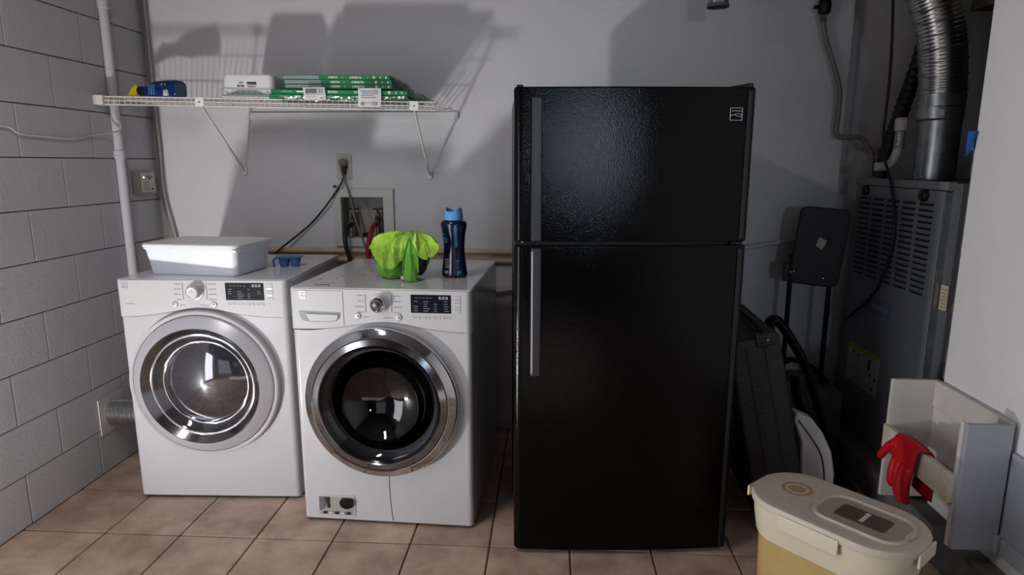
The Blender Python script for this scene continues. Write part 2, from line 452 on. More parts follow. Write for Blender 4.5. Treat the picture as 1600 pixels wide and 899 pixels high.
fillo = thing('ceiling_fill_housing', 'unseen white strip housing added on the ceiling for the overhead fill light', 'lamp', (-1.2, 1.1, CZ))
B().box(-0.1, 0.1, -0.6, 0.6, -0.06, -0.001, 0.01).out('housing', 'whitepl', fillo)  # housing added out of view to carry the overhead fill
# low concrete platform below the furnace and plinth under the stool
struct(B().box(1.36, 2.2, 1.2, BY - 0.02, 0, 0.14, 0.006).out('trim_1', 'concrete'), 'low grey concrete platform below the furnace', 'platform')
struct(B().box(1.10, 1.355, 2.90, BY - 0.016, 0, 0.36, 0.01).out('trim_2', 'concrete'), 'rough concrete plinth in the corner beside the furnace', 'plinth')
struct(B().box(1.76, 1.84, 2.2, 3.0, 2.03, 2.25, 0.004).out('trim_3', 'timber'), 'raw timber header at the top of the furnace closet', 'beam')

# ------------------------------------------------------------------ pipes and wires on the walls
for nm, z, lab in (('copper_pipe', 0.957, 'upper tan copper pipe running along the back wall'), ('copper_pipe', 0.911, 'lower tan copper pipe running along the back wall')):
    p = thing(nm, lab, 'pipe', (-0.6, BY - 0.02, z), group='copper pipes on the back wall')
    B().tube([(-1.42, 0, 0), (0.9, 0, 0)], 0.0135, 14, 0).out('pipe_run', 'copper', p)
    for x in (-0.9, -0.12, 0.48): B().box(x - 0.008, x + 0.008, -0.0155, 0.0195, -0.0165, 0.0165, 0.003).out('pipe_clip', 'brass', p)
p = thing('drain_pipe', 'thin sloping white drain pipe low on the back wall behind the fridge', 'pipe', (0.3, BY - 0.02, 0.86))
B().tube([(-0.75, 0, -0.142), (0.1, 0, 0.018), (1.02, 0, 0.195)], 0.011, 12, 0).out('pipe_run', 'pvc', p)
for x in (-0.42, 0.80): B().tube([(x, 0, -0.0005 + x * 0.19), (x + 0.05, 0, 0.0095 + x * 0.19)], 0.0145, 12, 0).out('coupling', 'pvc', p)
p = thing('conduit_pipe', 'upright white pipe painted onto the left block wall', 'pipe', (LX + 0.022, 2.935, 0))
B().tube([(0, 0, 0.02), (0, 0, CZ - 0.003)], 0.0205, 16, 0).out('pipe_run', 'block', p)
for z in (0.5, 1.44, 2.1): B().lathe([(0.0205, -0.02), (0.0245, -0.018), (0.0245, 0.018), (0.0205, 0.02)], 16, Matrix.Translation((0, 0, z))).out('pipe_collar', 'block', p)
c = thing('wall_wire', 'loose white wire drooping across the left block wall', 'wire', (LX + 0.01, 2.30, 1.53))
wp = [(-2.020,1.9,1.56),(-2.020,2.303,1.539),(-2.020,2.385,1.513),(-2.020,2.526,1.507),(-2.020,2.648,1.504),(-2.018,2.806,1.527),(-1.982,2.907,1.545),(-1.980,2.920,1.575),(-1.982,2.902,1.601),(-1.982,2.899,1.650)]
B().tube([(a + 2.021, b - 2.30, z - 1.53) for a, b, z in wp], 0.0035, 8).out('wire_run', 'wirew', c)
for i, (dx, dy, m) in enumerate(((0.0, 0.0, 'cablewall'), (0.015, -0.004, 'wirew'))):
    c = thing('corner_cable', ('inner brownish cable running down the left corner of the back wall', 'outer white cable running down the left corner of the back wall')[i], 'cable', (-2.010 + dx, 3.233 + dy, 0.85))
    B().tube([(-0.004, 0, 1.69), (-0.003, 0, 0.86), (0, 0, 0.64), (-0.001, 0, 0.40), (0.035, 0, 0.186), (0.06, 0, 0.0)], 0.0068, 8).out('cable_run', m, c)

# small control box on the block wall
g = thing('timer_box', 'small grey wall box with lit indicator dots on the block wall', 'switch box', (LX + 0.001, 3.106, 1.307))
B().box(0, 0.030, -0.072, 0.072, -0.057, 0.057, 0.006, 3).out('housing', 'greybox', g)
B().box(0.030, 0.034, -0.055, 0.055, -0.047, 0.047, 0.002).out('face_plate', 'outlet', g)
B().lathe([(0, 0.0015), (0.004, 0.0012), (0.0042, 0)], 12, Matrix.Translation((0.034, -0.032, 0.026)) @ Matrix.Rotation(R(90), 4, 'Y')).out('indicator', 'led', g, label='lit amber indicator')
for (yy, zz) in ((0.0, 0.03), (0.012, 0.02), (0.03, 0.028), (0.03, -0.032)): B().box(0.034, 0.0365, yy - 0.005, yy + 0.005, zz - 0.005, zz + 0.005, 0.001).out('button', 'blackpl', g)
for k in range(4): B().box(0.034, 0.0348, -0.035, 0.005, -0.035 + k * 0.011, -0.031 + k * 0.011).out('printed_line', 'print', g)

# dryer vent on the block wall
v = thing('dryer_vent', 'square wall plate with crinkled silver duct beside the left machine', 'vent', (LX + 0.001, 2.70, 0.265))
B().box(0, 0.006, -0.085, 0.085, -0.085, 0.085, 0.002).out('wall_plate', 'pvc', v)
dv = B(); prof = []
for k in range(57): prof.append((0.052 + (0.0045 if k % 4 in (1, 2) else 0) , 0.004 + k * 0.0048))
dv.lathe(prof, 28, Matrix.Rotation(R(90), 4, 'Y'))
dv.out('flex_duct', 'alum', v, 20)

# outlet plate, plugs and cords
ol = thing('wall_outlet', 'beige wall outlet plate with two plugs in it', 'outlet', (-1.048, BY - 0.0005, 1.385))
B().prism(rr_poly(0.076, 0.125, 0.006), 0, 0.006, MF).bevel_all(0.0015, 1).out('cover_plate', 'outlet', ol)
for z in (0.026, -0.026): B().prism(rr_poly(0.034, 0.03, 0.01), 0.006, 0.008, MF).out('receptacle', 'greybox', ol)
pl = B().lathe([(0, 0.04), (0.012, 0.04), (0.019, 0.034), (0.021, 0.02), (0.020, 0.0)], 20, Matrix.Translation((0, -0.008, 0.018)) @ Matrix.Rotation(R(90), 4, 'X')).out('plug', 'greycord', ol)
B().prism([(-0.012, 0.012), (0.014, 0.012), (0.010, -0.04), (-0.008, -0.04)], 0.008, 0.034, MF).bevel_all(0.003, 2).out('plug', 'blackrub', ol)
c = thing('black_power_cord', 'black power cord running diagonally from the outlet down to the left machine', 'cord', (-1.053, 3.225, 1.37))
B().tube([(x + 1.053, y - 3.225, z - 1.37) for x, y, z in [(-1.047,3.228,1.352),(-1.052,3.226,1.322),(-1.071,3.222,1.284),(-1.153,3.222,1.177),(-1.252,3.23,1.078),(-1.403,3.20,0.957),(-1.45,3.19,0.90)]], 0.0048, 8).out('cord_run', 'blackrub', c)
B().tube([(-0.045, 0.02, -0.085), (-0.045, -0.008, -0.085)], 0.006, 10, 0).out('cable_clip', 'blackrub', c)
c = thing('grey_power_cord', 'grey power cord hanging straight from the outlet past the washer box', 'cord', (-1.049, 3.215, 1.38))
B().tube([(x + 1.049, y - 3.215, z - 1.38) for x, y, z in [(-1.049,3.198,1.403),(-1.046,3.19,1.36),(-1.023,3.22,1.258),(-0.993,3.22,1.113),(-0.953,3.22,0.982),(-0.935,3.215,0.92)]], 0.0048, 8).out('cord_run', 'greycord', c)

# recessed washer box
wbx = thing('washer_outlet_box', 'recessed white laundry valve box set into the back wall', 'valve box', ((hx0 + hx1) / 2, BY, (hz0 + hz1) / 2))
fw, fh = 0.298, 0.292
iw, ih = (hx1 - hx0) / 2, (hz1 - hz0) / 2
fr = B()
for (a, b_, c_, d) in ((-fw / 2 + 0.0, -iw, -fh / 2, fh / 2), (iw, fw / 2 + 0.012, -fh / 2, fh / 2), (-iw, iw, ih, fh / 2), (-iw, iw, -fh / 2, -ih)):
    fr.box(a, b_, -0.0165, -0.0005, c_, d)
fr.out('frame', 'pvc', wbx)
rc = B()
rc.box(-iw, iw, 0.094, 0.098, -ih, ih); rc.box(-iw, -iw + 0.003, 0, 0.094, -ih, ih); rc.box(iw - 0.003, iw, 0, 0.094, -ih, ih)
rc.box(-iw, iw, 0, 0.094, ih - 0.003, ih); rc.box(-iw, iw, 0, 0.094, -ih, -ih + 0.003)
rc.out('recess', 'greybox', wbx)
for sx in (-0.065, 0.062):
    va = B().tube([(sx, 0.05, -ih), (sx, 0.05, 0.02)], 0.012, 12, 0)
    va.lathe([(0.012, -0.02), (0.017, -0.018), (0.017, 0.004), (0.010, 0.008)], 12, Matrix.Translation((sx, 0.05, -0.01)))
    va.tube([(sx, 0.05, 0.0), (sx, 0.02, -0.012), (sx, 0.008, -0.03)], 0.010, 10, 4)
    vv = va.out('valve', 'brass', wbx)
    h = B().box(sx - 0.026, sx + 0.026, 0.036, 0.062, 0.036, 0.044, 0.003); h.tube([(sx, 0.05, 0.01), (sx, 0.05, 0.038)], 0.005, 8, 0)
    h.out('valve_handle', 'blackmetal', vv)
B().lathe([(0.0, -0.005), (0.02, -0.005), (0.024, 0.01), (0.02, 0.014), (0.012, 0.014), (0.012, 0.0)], 16, Matrix.Translation((0.0, 0.05, -ih + 0.006))).out('drain_cup', 'blackrub', wbx)
h = thing('black_water_hose', 'black rubber water hose coming down out of the valve box', 'hose', (-1.02, 3.2, 1.07))
B().tube([(-0.007, 0.056, 0.017), (-0.014, 0.02, 0.012), (-0.02, -0.02, -0.02), (-0.013, -0.035, -0.08), (0.002, -0.03, -0.15), (0.01, -0.03, -0.22)], 0.0115, 12).out('hose_run', 'blackrub', h)
h = thing('red_water_hose', 'red rubber water hose coming down out of the valve box', 'hose', (-0.90, 3.2, 1.07))
B().tube([(0.004, 0.05, 0.02), (-0.004, 0.015, 0.012), (-0.012, -0.02, -0.03), (-0.018, -0.03, -0.08), (-0.022, -0.03, -0.14), (-0.024, -0.03, -0.22)], 0.0125, 12).out('hose_run', 'redhose', h)

# ------------------------------------------------------------------ laundry machines
def bell(u, c, w): return math.exp(-((u - c) / w) ** 2)

def badge(par, x, z, y):
    b = B().prism(rr_poly(0.026, 0.030, 0.003), 0, 0.0015, MF @ Matrix.Translation((x, z, -y))).out('badge', 'silver', par)
    q = B()
    q.box(x - 0.010, x + 0.010, y - 0.0022, y - 0.001, z + 0.006, z + 0.008)
    q.box(x - 0.010, x + 0.010, y - 0.0022, y - 0.001, z - 0.003, z - 0.0015)
    q.tube([(x - 0.011, y - 0.0018, z - 0.010), (x - 0.003, y - 0.0018, z - 0.005), (x + 0.004, y - 0.0018, z - 0.010), (x + 0.011, y - 0.0018, z - 0.006)], 0.0007, 6, 3)
    q.out('badge_mark', 'print', b)

def controls(par, o):
    """knob, display, buttons and print on the control fascia. o = dict of places in (x, z); fascia face at y=yf"""
    yf = o['yf']
    kx, kz, kr = o['knob']
    K = Matrix.Translation((kx, yf, kz)) @ Matrix.Rotation(R(90), 4, 'X')
    B().lathe([(kr + 0.007, 0.0), (kr + 0.007, 0.003), (kr + 0.004, 0.005), (kr, 0.005)], 36, K).out('knob_bezel', 'silver', par)
    kn = B().lathe([(kr, 0.004), (kr, 0.026), (kr - 0.003, 0.031), (kr * 0.72, 0.033), (kr * 0.70, 0.031), (0.0, 0.030)], 36, K).out('knob', o['knobmat'], par)
    B().lathe([(kr * 0.66, 0.0305), (0.0, 0.0315)], 30, K).out('knob_face', o['knobface'], kn)
    for sx in o['bars']:
        B().box(sx - 0.002, sx + 0.002, yf - 0.001, yf + 0.001, kz - 0.032, kz + 0.034).out('program_bar', 'print', par)
        s = -1 if sx < kx else 1
        for k in range(4):
            l = random.uniform(0.018, 0.034)
            x0 = sx + s * 0.008; zz = kz + 0.030 - k * 0.021
            B().box(min(x0, x0 + s * l), max(x0, x0 + s * l), yf - 0.0008, yf + 0.001, zz - 0.0018, zz + 0.0018).out('printed_word', 'print', par)
    for (bx, bz) in o['round']:
        bb = B().lathe([(0.0125, 0), (0.0125, 0.002), (0.0095, 0.005), (0.0, 0.006)], 24, Matrix.Translation((bx, yf, bz)) @ Matrix.Rotation(R(90), 4, 'X')).out('round_button', 'silver', par)
        B().box(bx - 0.0035, bx + 0.0035, yf - 0.0075, yf - 0.005, bz - 0.003, bz + 0.003, 0.0008).out('button_symbol', 'print', bb)
    bx, bz = o['round'][0]; B().box(bx + 0.020, bx + 0.042, yf - 0.0008, yf + 0.001, bz - 0.0048, bz - 0.002).out('printed_word', 'print', par)
    bx, bz = o['round'][1]; B().box(bx - 0.056, bx - 0.022, yf - 0.0008, yf + 0.001, bz - 0.0048, bz - 0.002).out('printed_word', 'print', par)
    x0, x1, z0, z1 = o['disp']
    d = B().box(x0, x1, yf - 0.002, yf + 0.002, z0, z1, 0.001).out('display', 'display', par)
    w, h = x1 - x0, z1 - z0
    for k in range(3):
        B().box(x0 + w * (0.70 + k * 0.085), x0 + w * (0.76 + k * 0.085), yf - 0.0026, yf - 0.0015, z1 - h * 0.24, z1 - h * 0.08).out('display_digit', 'print', d)
    q = B()
    for r_ in range(5):
        for cc, ln in ((0.07, 0.13), (0.32, 0.15), (0.58, 0.09), (0.83, 0.12)):
            if random.random() < 0.14: continue
            l = ln * random.uniform(0.6, 1.05)
            zz = z1 - h * (0.36 + r_ * 0.13)
            q.box(x0 + w * cc, x0 + w * (cc + l), yf - 0.0026, yf - 0.0015, zz - 0.0011, zz + 0.0011)
    for k in range(5): q.box(x0 + w * (0.12 + k * 0.09), x0 + w * (0.17 + k * 0.09), yf - 0.0026, yf - 0.0015, z1 - h * 0.18, z1 - h * 0.15)
    q.out('display_legend', 'printlite', d)['kind'] = 'stuff'
    for k in range(5):
        zz = z1 - 0.008 - k * (h - 0.012) / 4.2
        B().box(x1 + 0.010, x1 + 0.036, yf - 0.0022, yf + 0.002, zz - 0.0055, zz + 0.0055, 0.0015).out('side_button', 'silver' if k % 2 else 'panelw', par)
    for k in range(4):
        xx = x0 + 0.002 + k * w / 4
        kb = B().box(xx, xx + w / 4 - 0.005, yf - 0.0022, yf + 0.002, z0 - 0.023, z0 - 0.011, 0.0015).out('key', 'panelw', par)
        B().box(xx + 0.006, xx + w / 4 - 0.013, yf - 0.0028, yf - 0.002, z0 - 0.0185, z0 - 0.016).out('key_print', 'print', kb)

def shell_front(par, W, H, D, cx, cz, hole_r, m_front, z0=0.012):
    """cabinet: front sheet with a round door hole, sides, back, rounded vertical edges"""
    e = 0.018
    n = 72
    # outline rounded rectangle in plan -> build by loft of front ring -> side -> back
    b = B()
    hole, rect = [], []
    for k in range(n):
        a = 2 * math.pi * k / n
        dx, dz = math.cos(a), math.sin(a)
        hole.append((cx + hole_r * dx, 0.0, cz + hole_r * dz))
        tx = ((W / 2 - e) - cx) / dx if dx > 1e-6 else ((-W / 2 + e) - cx) / dx if dx < -1e-6 else 1e9
        tz = (H - cz) / dz if dz > 1e-6 else (z0 - cz) / dz if dz < -1e-6 else 1e9
        t = min(tx, tz)
        rect.append((cx + t * dx, 0.0, cz + t * dz))
    # put exact corners in
    for (qx, qz) in ((W / 2 - e, H), (-W / 2 + e, H), (-W / 2 + e, z0), (W / 2 - e, z0)):
        i = min(range(n), key=lambda k: (rect[k][0] - qx) ** 2 + (rect[k][2] - qz) ** 2)
        rect[i] = (qx, 0.0, qz)
    inner = [(x, 0.03, z) for x, y, z in hole]
    b.loft([inner, hole, rect], False, False)
    # side wraps
    for s in (-1, 1):
        prof = [(s * (W / 2 - e), 0.0)]
        for k in range(1, 7):
            a = R(90 * k / 6)
            prof.append((s * (W / 2 - e + e * math.sin(a)), e - e * math.cos(a)))
        prof.append((s * W / 2, D)); prof.append((0, D))
        b.loft([[(x, y, z0) for x, y in prof], [(x, y, H) for x, y in prof]], False, False, closed=False)
    return b.out('cabinet', m_front, par, 30)

def fascia(par, W, zs, ztop, cx, bump, bw, yf, m):
    """control fascia with the lower edge arching over the door, rounded at both ends"""
    xs = [-W / 2 + 0.018 + (W - 0.036) * k / 40 for k in range(41)]
    low = [(x, zs + bump * bell(x, cx, bw)) for x in xs]
    b = B()
    T = 0.02
    r0 = [(x, yf, z) for x, z in low]; r1 = [(x, yf, ztop) for x, z in low]
    r2 = [(x, yf + T, ztop) for x, z in low]; r3 = [(x, yf + T, z) for x, z in low]
    b.loft([[r0[i], r1[i], r2[i], r3[i]] for i in range(41)], True, True)
    for s in (-1, 1):
        xb = s * (W / 2 - 0.018); pr = []
        for k in range(0, 7):
            a = R(90 * k / 6); pr.append((xb + s * 0.0205 * math.sin(a), yf + 0.022 - 0.022 * math.cos(a)))
        pr.append((xb + s * 0.0205, 0.05)); pr.append((xb, 0.05))
        zl = zs + bump * bell(xb, cx, bw)
        b.loft([[(x, y, zl) for x, y in pr], [(x, y, ztop) for x, y in pr]])
    f = b.out('control_fascia', m, par, 40)
    B().tube([(x, yf + 0.0035, z - 0.001) for x, z in low], 0.0016, 6, 0).out('fascia_seam', 'seam', par)
    return f

# ---- dryer (left)
dW, dH, dD = 0.683, 0.947, 0.72
a = R(2.1)
dry = thing('clothes_dryer', 'white front-loading dryer at the left with silver-ringed round door', 'dryer', (-1.73 + math.cos(a) * dW / 2, 2.419 + math.sin(a) * dW / 2, 0), a)
cx, cz = 0.327 - dW / 2, 0.517
shell_front(dry, dW, dH - 0.02, dD, cx, cz, 0.20, 'enamel')
fascia(dry, dW, 0.793, dH - 0.004, cx, 0.036, 0.17, -0.006, 'panelw')
tp = B().box(-dW / 2 - 0.001, dW / 2 + 0.001, 0.004, dD, dH - 0.022, dH, 0.006, 3).out('top_panel', 'enamel_top_lightened', dry)
B().box(-dW / 2 + 0.02, dW / 2 - 0.02, 0.02, dD - 0.02, 0.0, 0.014).out('base_pan', 'blackpl', dry)
DM = Matrix.Translation((cx, 0, cz)) @ Matrix.Rotation(R(90), 4, 'X')
door = B().lathe([(0.308, -0.002), (0.308, 0.018), (0.304, 0.028), (0.297, 0.030), (0.291, 0.026), (0.2895, 0.014)], 96, DM).out('door', 'enamel', dry)
B().lathe([(0.2895, 0.012), (0.287, 0.028), (0.282, 0.036), (0.247, 0.056), (0.242, 0.059)], 96, DM).out('silver_ring', 'silver', door)
B().lathe([(0.242, 0.059), (0.2385, 0.0605), (0.236, 0.058), (0.213, 0.032)], 96, DM).out('dish_ring', 'brushed', door)
B().lathe([(0.213, 0.032), (0.211, 0.036), (0.206, 0.036), (0.203, 0.030)], 96, DM).out('chrome_bead', 'chrome', door)
B().lathe([(0.203, 0.030), (0.190, 0.012), (0.178, 0.004)], 96, DM).out('smoked_band', 'smoke', door)
B().lathe([(0.178, 0.004), (0.1765, 0.008), (0.173, 0.008), (0.172, 0.002)], 96, DM).out('inner_bead', 'chrome', door)
B().lathe([(0.173, 0.002), (0.15, 0.014), (0.12, 0.025), (0.08, 0.034), (0.04, 0.039), (0.0, 0.040)], 96, DM).out('door_glass', 'smoke', door)
X = lambda u: u - dW / 2
controls(dry, dict(yf=-0.006, knob=(X(0.318), 0.899, 0.028), knobmat='silver', knobface='panelw', bars=(X(0.268), X(0.364)),
    round=((X(0.231), 0.846), (X(0.390), 0.846)), disp=(X(0.440), X(0.594), 0.864, 0.934)))
badge(dry, X(0.033), 0.922, -0.006)
B().box(X(0.032), X(0.068), -0.0068, -0.004, 0.846, 0.8485).out('printed_word', 'print', dry)

# ---- washer (middle)
wW, wH, wD = 0.681, 0.948, 0.735
a = R(-2.27)
was = thing('washing_machine', 'white front-loading washer with wide chrome door ring, second machine from left', 'washer', (-0.968 + math.cos(a) * wW / 2, 2.289 + math.sin(a) * wW / 2, 0), a)
cx, cz = 0.339 - wW / 2, 0.513
shell_front(was, wW, wH - 0.02, wD, cx, cz, 0.20, 'enamel')
fascia(was, wW, 0.790, wH - 0.004, cx + 0.02, 0.034, 0.16, -0.006, 'panelw')
tpw = B().box(-wW / 2 - 0.001, wW / 2 + 0.001, 0.004, wD, wH - 0.022, wH, 0.006, 3).out('top_panel', 'enamel_top_lightened', was)
B().box(-wW / 2 + 0.02, wW / 2 - 0.02, 0.02, wD - 0.02, 0.0, 0.014).out('base_pan', 'blackpl', was)
for k in range(22):
    x = random.uniform(-0.30, 0.02); y = random.uniform(0.03, 0.3); s_ = random.uniform(0.001, 0.003)
    B().lathe([(0, 0.0006), (s_, 0.0004), (s_ * 1.1, 0)], 7, Matrix.Translation((x, y, wH)) @ Matrix.Diagonal((random.uniform(1, 3), 1, 1, 1))).out('paint_chip', 'scratch', tpw)
B().tube([(-0.265, 0.055, wH), (-0.24, 0.052, wH + 0.0002), (-0.225, 0.058, wH), (-0.205, 0.05, wH)], 0.0018, 6, 3).out('paint_scratch', 'scratch', tpw)
DM = Matrix.Translation((cx, 0, cz)) @ Matrix.Rotation(R(90), 4, 'X')
door = B().lathe([(0.296, -0.002), (0.296, 0.022), (0.293, 0.033), (0.288, 0.039), (0.263, 0.052), (0.260, 0.050)], 112, DM).out('door', 'chrome', was)
B().lathe([(0.260, 0.050), (0.258, 0.046), (0.256, 0.050), (0.234, 0.057), (0.231, 0.054)], 112, DM).out('chrome_ring', 'brushed', door)
B().lathe([(0.231, 0.054), (0.224, 0.047), (0.218, 0.043)], 96, DM).out('black_band', 'blackgloss', door)
B().lathe([(0.219, 0.043), (0.208, 0.038), (0.196, 0.022), (0.178, -0.012), (0.15, -0.045), (0.10, -0.072), (0.05, -0.084), (0.0, -0.087)], 96, DM).out('door_glass', 'glasswin', door)
B().lathe([(0.199, 0.0), (0.20, -0.03), (0.225, -0.05), (0.25, -0.06), (0.25, -0.36), (0.23, -0.37), (0.0, -0.37)], 72, DM).out('drum', 'drum', was)
dl = [B().tube([(cx + math.cos(q) * 0.235, 0.08, cz + math.sin(q) * 0.235), (cx + math.cos(q + .2) * 0.21, 0.2, cz + math.sin(q + .2) * 0.21), (cx + math.cos(q + .4) * 0.235, 0.35, cz + math.sin(q + .4) * 0.235)], 0.03, 10, 4).out('drum_paddle', 'drum', was) for q in (0.4, 2.5, 4.6)]
X = lambda u: u - wW / 2
controls(was, dict(yf=-0.006, knob=(X(0.341), 0.893, 0.029), knobmat='chrome', knobface='brushed', bars=(X(0.290), X(0.388)),
    round=((X(0.259), 0.845), (X(0.414), 0.843)), disp=(X(0.460), X(0.609), 0.862, 0.930)))
badge(was, X(0.052), 0.922, -0.0085)
# detergent drawer: front plate outline and scooped handle
dr = B().prism([(X(0.016), 0.938), (X(0.205), 0.938), (X(0.205), 0.806), (X(0.016), 0.795)], 0.0, 0.0025, MF @ Matrix.Translation((0, 0, 0.006))).bevel_all(0.001, 1).out('drawer_front', 'panelw', was)
hp = [(X(0.034), 0.860), (X(0.192), 0.857), (X(0.190), 0.838), (X(0.178), 0.824), (X(0.155), 0.820), (X(0.065), 0.820), (X(0.045), 0.826), (X(0.036), 0.842)]
B().prism(hp, 0.0085, 0.0105, MF).out('handle_scoop_shade', 'filtgrey', dr)  # grey plate painted as the shade inside the scooped handle
hp2 = [(X(0.060), 0.852), (X(0.186), 0.850), (X(0.186), 0.838), (X(0.176), 0.827), (X(0.155), 0.8235), (X(0.075), 0.8235)]
B().prism(hp2, 0.0105, 0.016, MF).bevel_all(0.003, 2).out('handle_lip', 'panelw', dr)
B().tube([(X(0.012), -0.0035, 0.789), (X(0.05), -0.0045, 0.788), (X(0.10), -0.004, 0.7895), (X(0.150), -0.0035, 0.796)], lambda t: 0.0034 * (1 - 0.75 * t), 8, 4).out('rusty_gap', 'rust', was, label='rusty gap below the drawer')
# drain filter recess
fx0, fx1, fz0, fz1 = X(0.057), X(0.211), 0.026, 0.114
ff = B()
fp = B()
frm = fp.prism(rr_poly(fx1 - fx0, fz1 - fz0, 0.008, 3, (fx0 + fx1) / 2, (fz0 + fz1) / 2), 0.0, 0.003, MF).out('filter_bay', 'silver', was, label='open drain filter bay at the lower left')
B().prism(rr_poly(fx1 - fx0 - 0.012, fz1 - fz0 - 0.012, 0.006, 3, (fx0 + fx1) / 2, (fz0 + fz1) / 2), 0.003, 0.0036, MF).out('bay_back', 'greybox', frm)
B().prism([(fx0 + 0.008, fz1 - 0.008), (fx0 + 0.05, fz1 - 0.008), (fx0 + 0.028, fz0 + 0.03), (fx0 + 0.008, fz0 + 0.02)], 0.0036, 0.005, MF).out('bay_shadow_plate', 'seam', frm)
B().prism([(fx0 + 0.032, fz1 - 0.010), (fx0 + 0.05, fz1 - 0.010), (fx0 + 0.047, fz1 - 0.03), (fx0 + 0.05, fz0 + 0.036), (fx0 + 0.042, fz0 + 0.036), (fx0 + 0.04, fz1 - 0.034)], 0.005, 0.010, MF).out('drain_tube', 'blackrub', frm)
cap = [((fx1 - 0.033) + 0.028 * math.cos(R(t)), (fz1 - 0.027) + 0.025 * math.sin(R(t))) for t in range(0, 360, 15)]
B().prism([(x, min(z, fz1 - 0.008)) for x, z in cap], 0.0036, 0.014, MF).bevel_all(0.002, 2).out('filter_cap', 'blackgloss', frm)
for k, m in enumerate(('blackpl', 'panelw', 'blackpl', 'panelw', 'blackpl')):
    B().box(fx0 + 0.022 + k * 0.024, fx0 + 0.038 + k * 0.024, -0.008, -0.003, fz0 + 0.009, fz0 + 0.019, 0.001).out('bay_slot', m, frm)
B().tube([(cx + 0.012, -0.0002, cz - 0.305), (cx + 0.014, -0.0002, 0.11), (cx + 0.022, -0.0002, 0.016)], 0.0016, 6, 2).out('drip_stain', 'seam', was, label='grey drip stain below the door')

# ------------------------------------------------------------------ refrigerator
fW, fH, fD = 0.776, 1.643, 0.72
a = R(4.35)
fri = thing('refrigerator', 'tall black top-freezer refrigerator with pebbled doors', 'refrigerator', (-0.121 + math.cos(a) * fW / 2, 2.105 + math.sin(a) * fW / 2, 0), a)
B().box(-fW / 2 + 0.004, fW / 2 - 0.004, 0.075, fD, 0.03, fH - 0.012, 0.006).out('cabinet', 'fridge_trim', fri)
def door_prof():
    p = []
    x0, x1 = -fW / 2, fW / 2
    for k in range(9):
        t = R(90 * k / 8); p.append((x0 + 0.030 - 0.030 * math.cos(t), 0.030 - 0.024 * math.sin(t)))
    for k in range(1, 16):
        u = k / 16; x = x0 + 0.03 + (fW - 0.05) * u
        p.append((x, 0.006 - 0.013 * math.sin(math.pi * u)))
    for k in range(7):
        t = R(90 * k / 6); p.append((x1 - 0.020 + 0.020 * math.sin(t), 0.024 - 0.018 * math.cos(t)))
    p += [(x1, 0.068), (x0, 0.068)]
    return p
for nm, z0, z1 in (('freezer_door', 1.144, fH - 0.004), ('fridge_door', 0.016, 1.132)):
    pr = door_prof()
    def sc(pt, k): return (pt[0] * (1 - k * 0.006), pt[1] + k * 0.004)
    rings = [[(*sc(q, 1), z0) for q in pr], [(*q, z0 + 0.005) for q in pr], [(*q, z1 - 0.005) for q in pr], [(*sc(q, 1), z1) for q in pr]]
    d = B().loft(rings).out(nm, 'fridge', fri, 40)
    if nm == 'freezer_door': h0, h1 = 1.150, 1.605
    else: h0, h1 = 0.690, 1.128
    hx = -fW / 2 + 0.055
    hb = B().box(hx, hx + 0.034, -0.036, -0.008, h0, h1, 0.006, 3)
    hh = hb.out('handle', 'fhandle', d, label='dark grey full-height grip')
    B().box(hx + 0.001, hx + 0.009, -0.036, -0.030, h0 + 0.01, h1 - 0.01, 0.002).out('grip_edge', 'silver' if nm == 'fridge_door' else 'fhandle', hh)  # silver on the lower door paints the glint along the grip
    for zz in (h0 + 0.03, h1 - 0.03): B().box(hx + 0.006, hx + 0.028, -0.010, 0.010, zz - 0.02, zz + 0.02, 0.003).out('handle_mount', 'blackpl', hh)
    B().box(fW / 2 - 0.030, fW / 2 - 0.016, -0.002, 0.02, z0 + 0.01, z1 - 0.01, 0.003).out('edge_trim', 'fridge_trim', d)
B().box(-fW / 2 + 0.01, fW / 2 - 0.01, 0.04, 0.10, 0.0, 0.03, 0.004).out('kick_grille', 'blackpl', fri)
B().box(-fW / 2 + 0.006, fW / 2 - 0.006, 0.05, 0.08, 1.130, 1.147).out('door_gasket', 'blackpl', fri)
B().prism([(fW / 2 - 0.11, fH - 0.006), (fW / 2 - 0.02, fH + 0.010), (fW / 2 - 0.008, fH + 0.010), (fW / 2 - 0.006, fH - 0.006)], -0.12, -0.02, MF).bevel_all(0.003, 2).out('hinge_cover', 'blackpl', fri)
B().box(-fW / 2 + 0.008, -fW / 2 + 0.03, 0.02, 0.06, fH - 0.006, fH + 0.004, 0.003).out('hinge_cap', 'blackpl', fri)
B().lathe([(0, 0.006), (0.005, 0.005), (0.006, 0)], 14, Matrix.Translation((-fW / 2 + 0.028, 0.02, 1.146)) @ Matrix.Rotation(R(90), 4, 'X')).out('hinge_pin', 'chrome', fri)
B().box(fW / 2 - 0.05, fW / 2 - 0.012, 0.012, 0.05, 1.133, 1.143, 0.002).out('middle_hinge', 'blackmetal', fri)
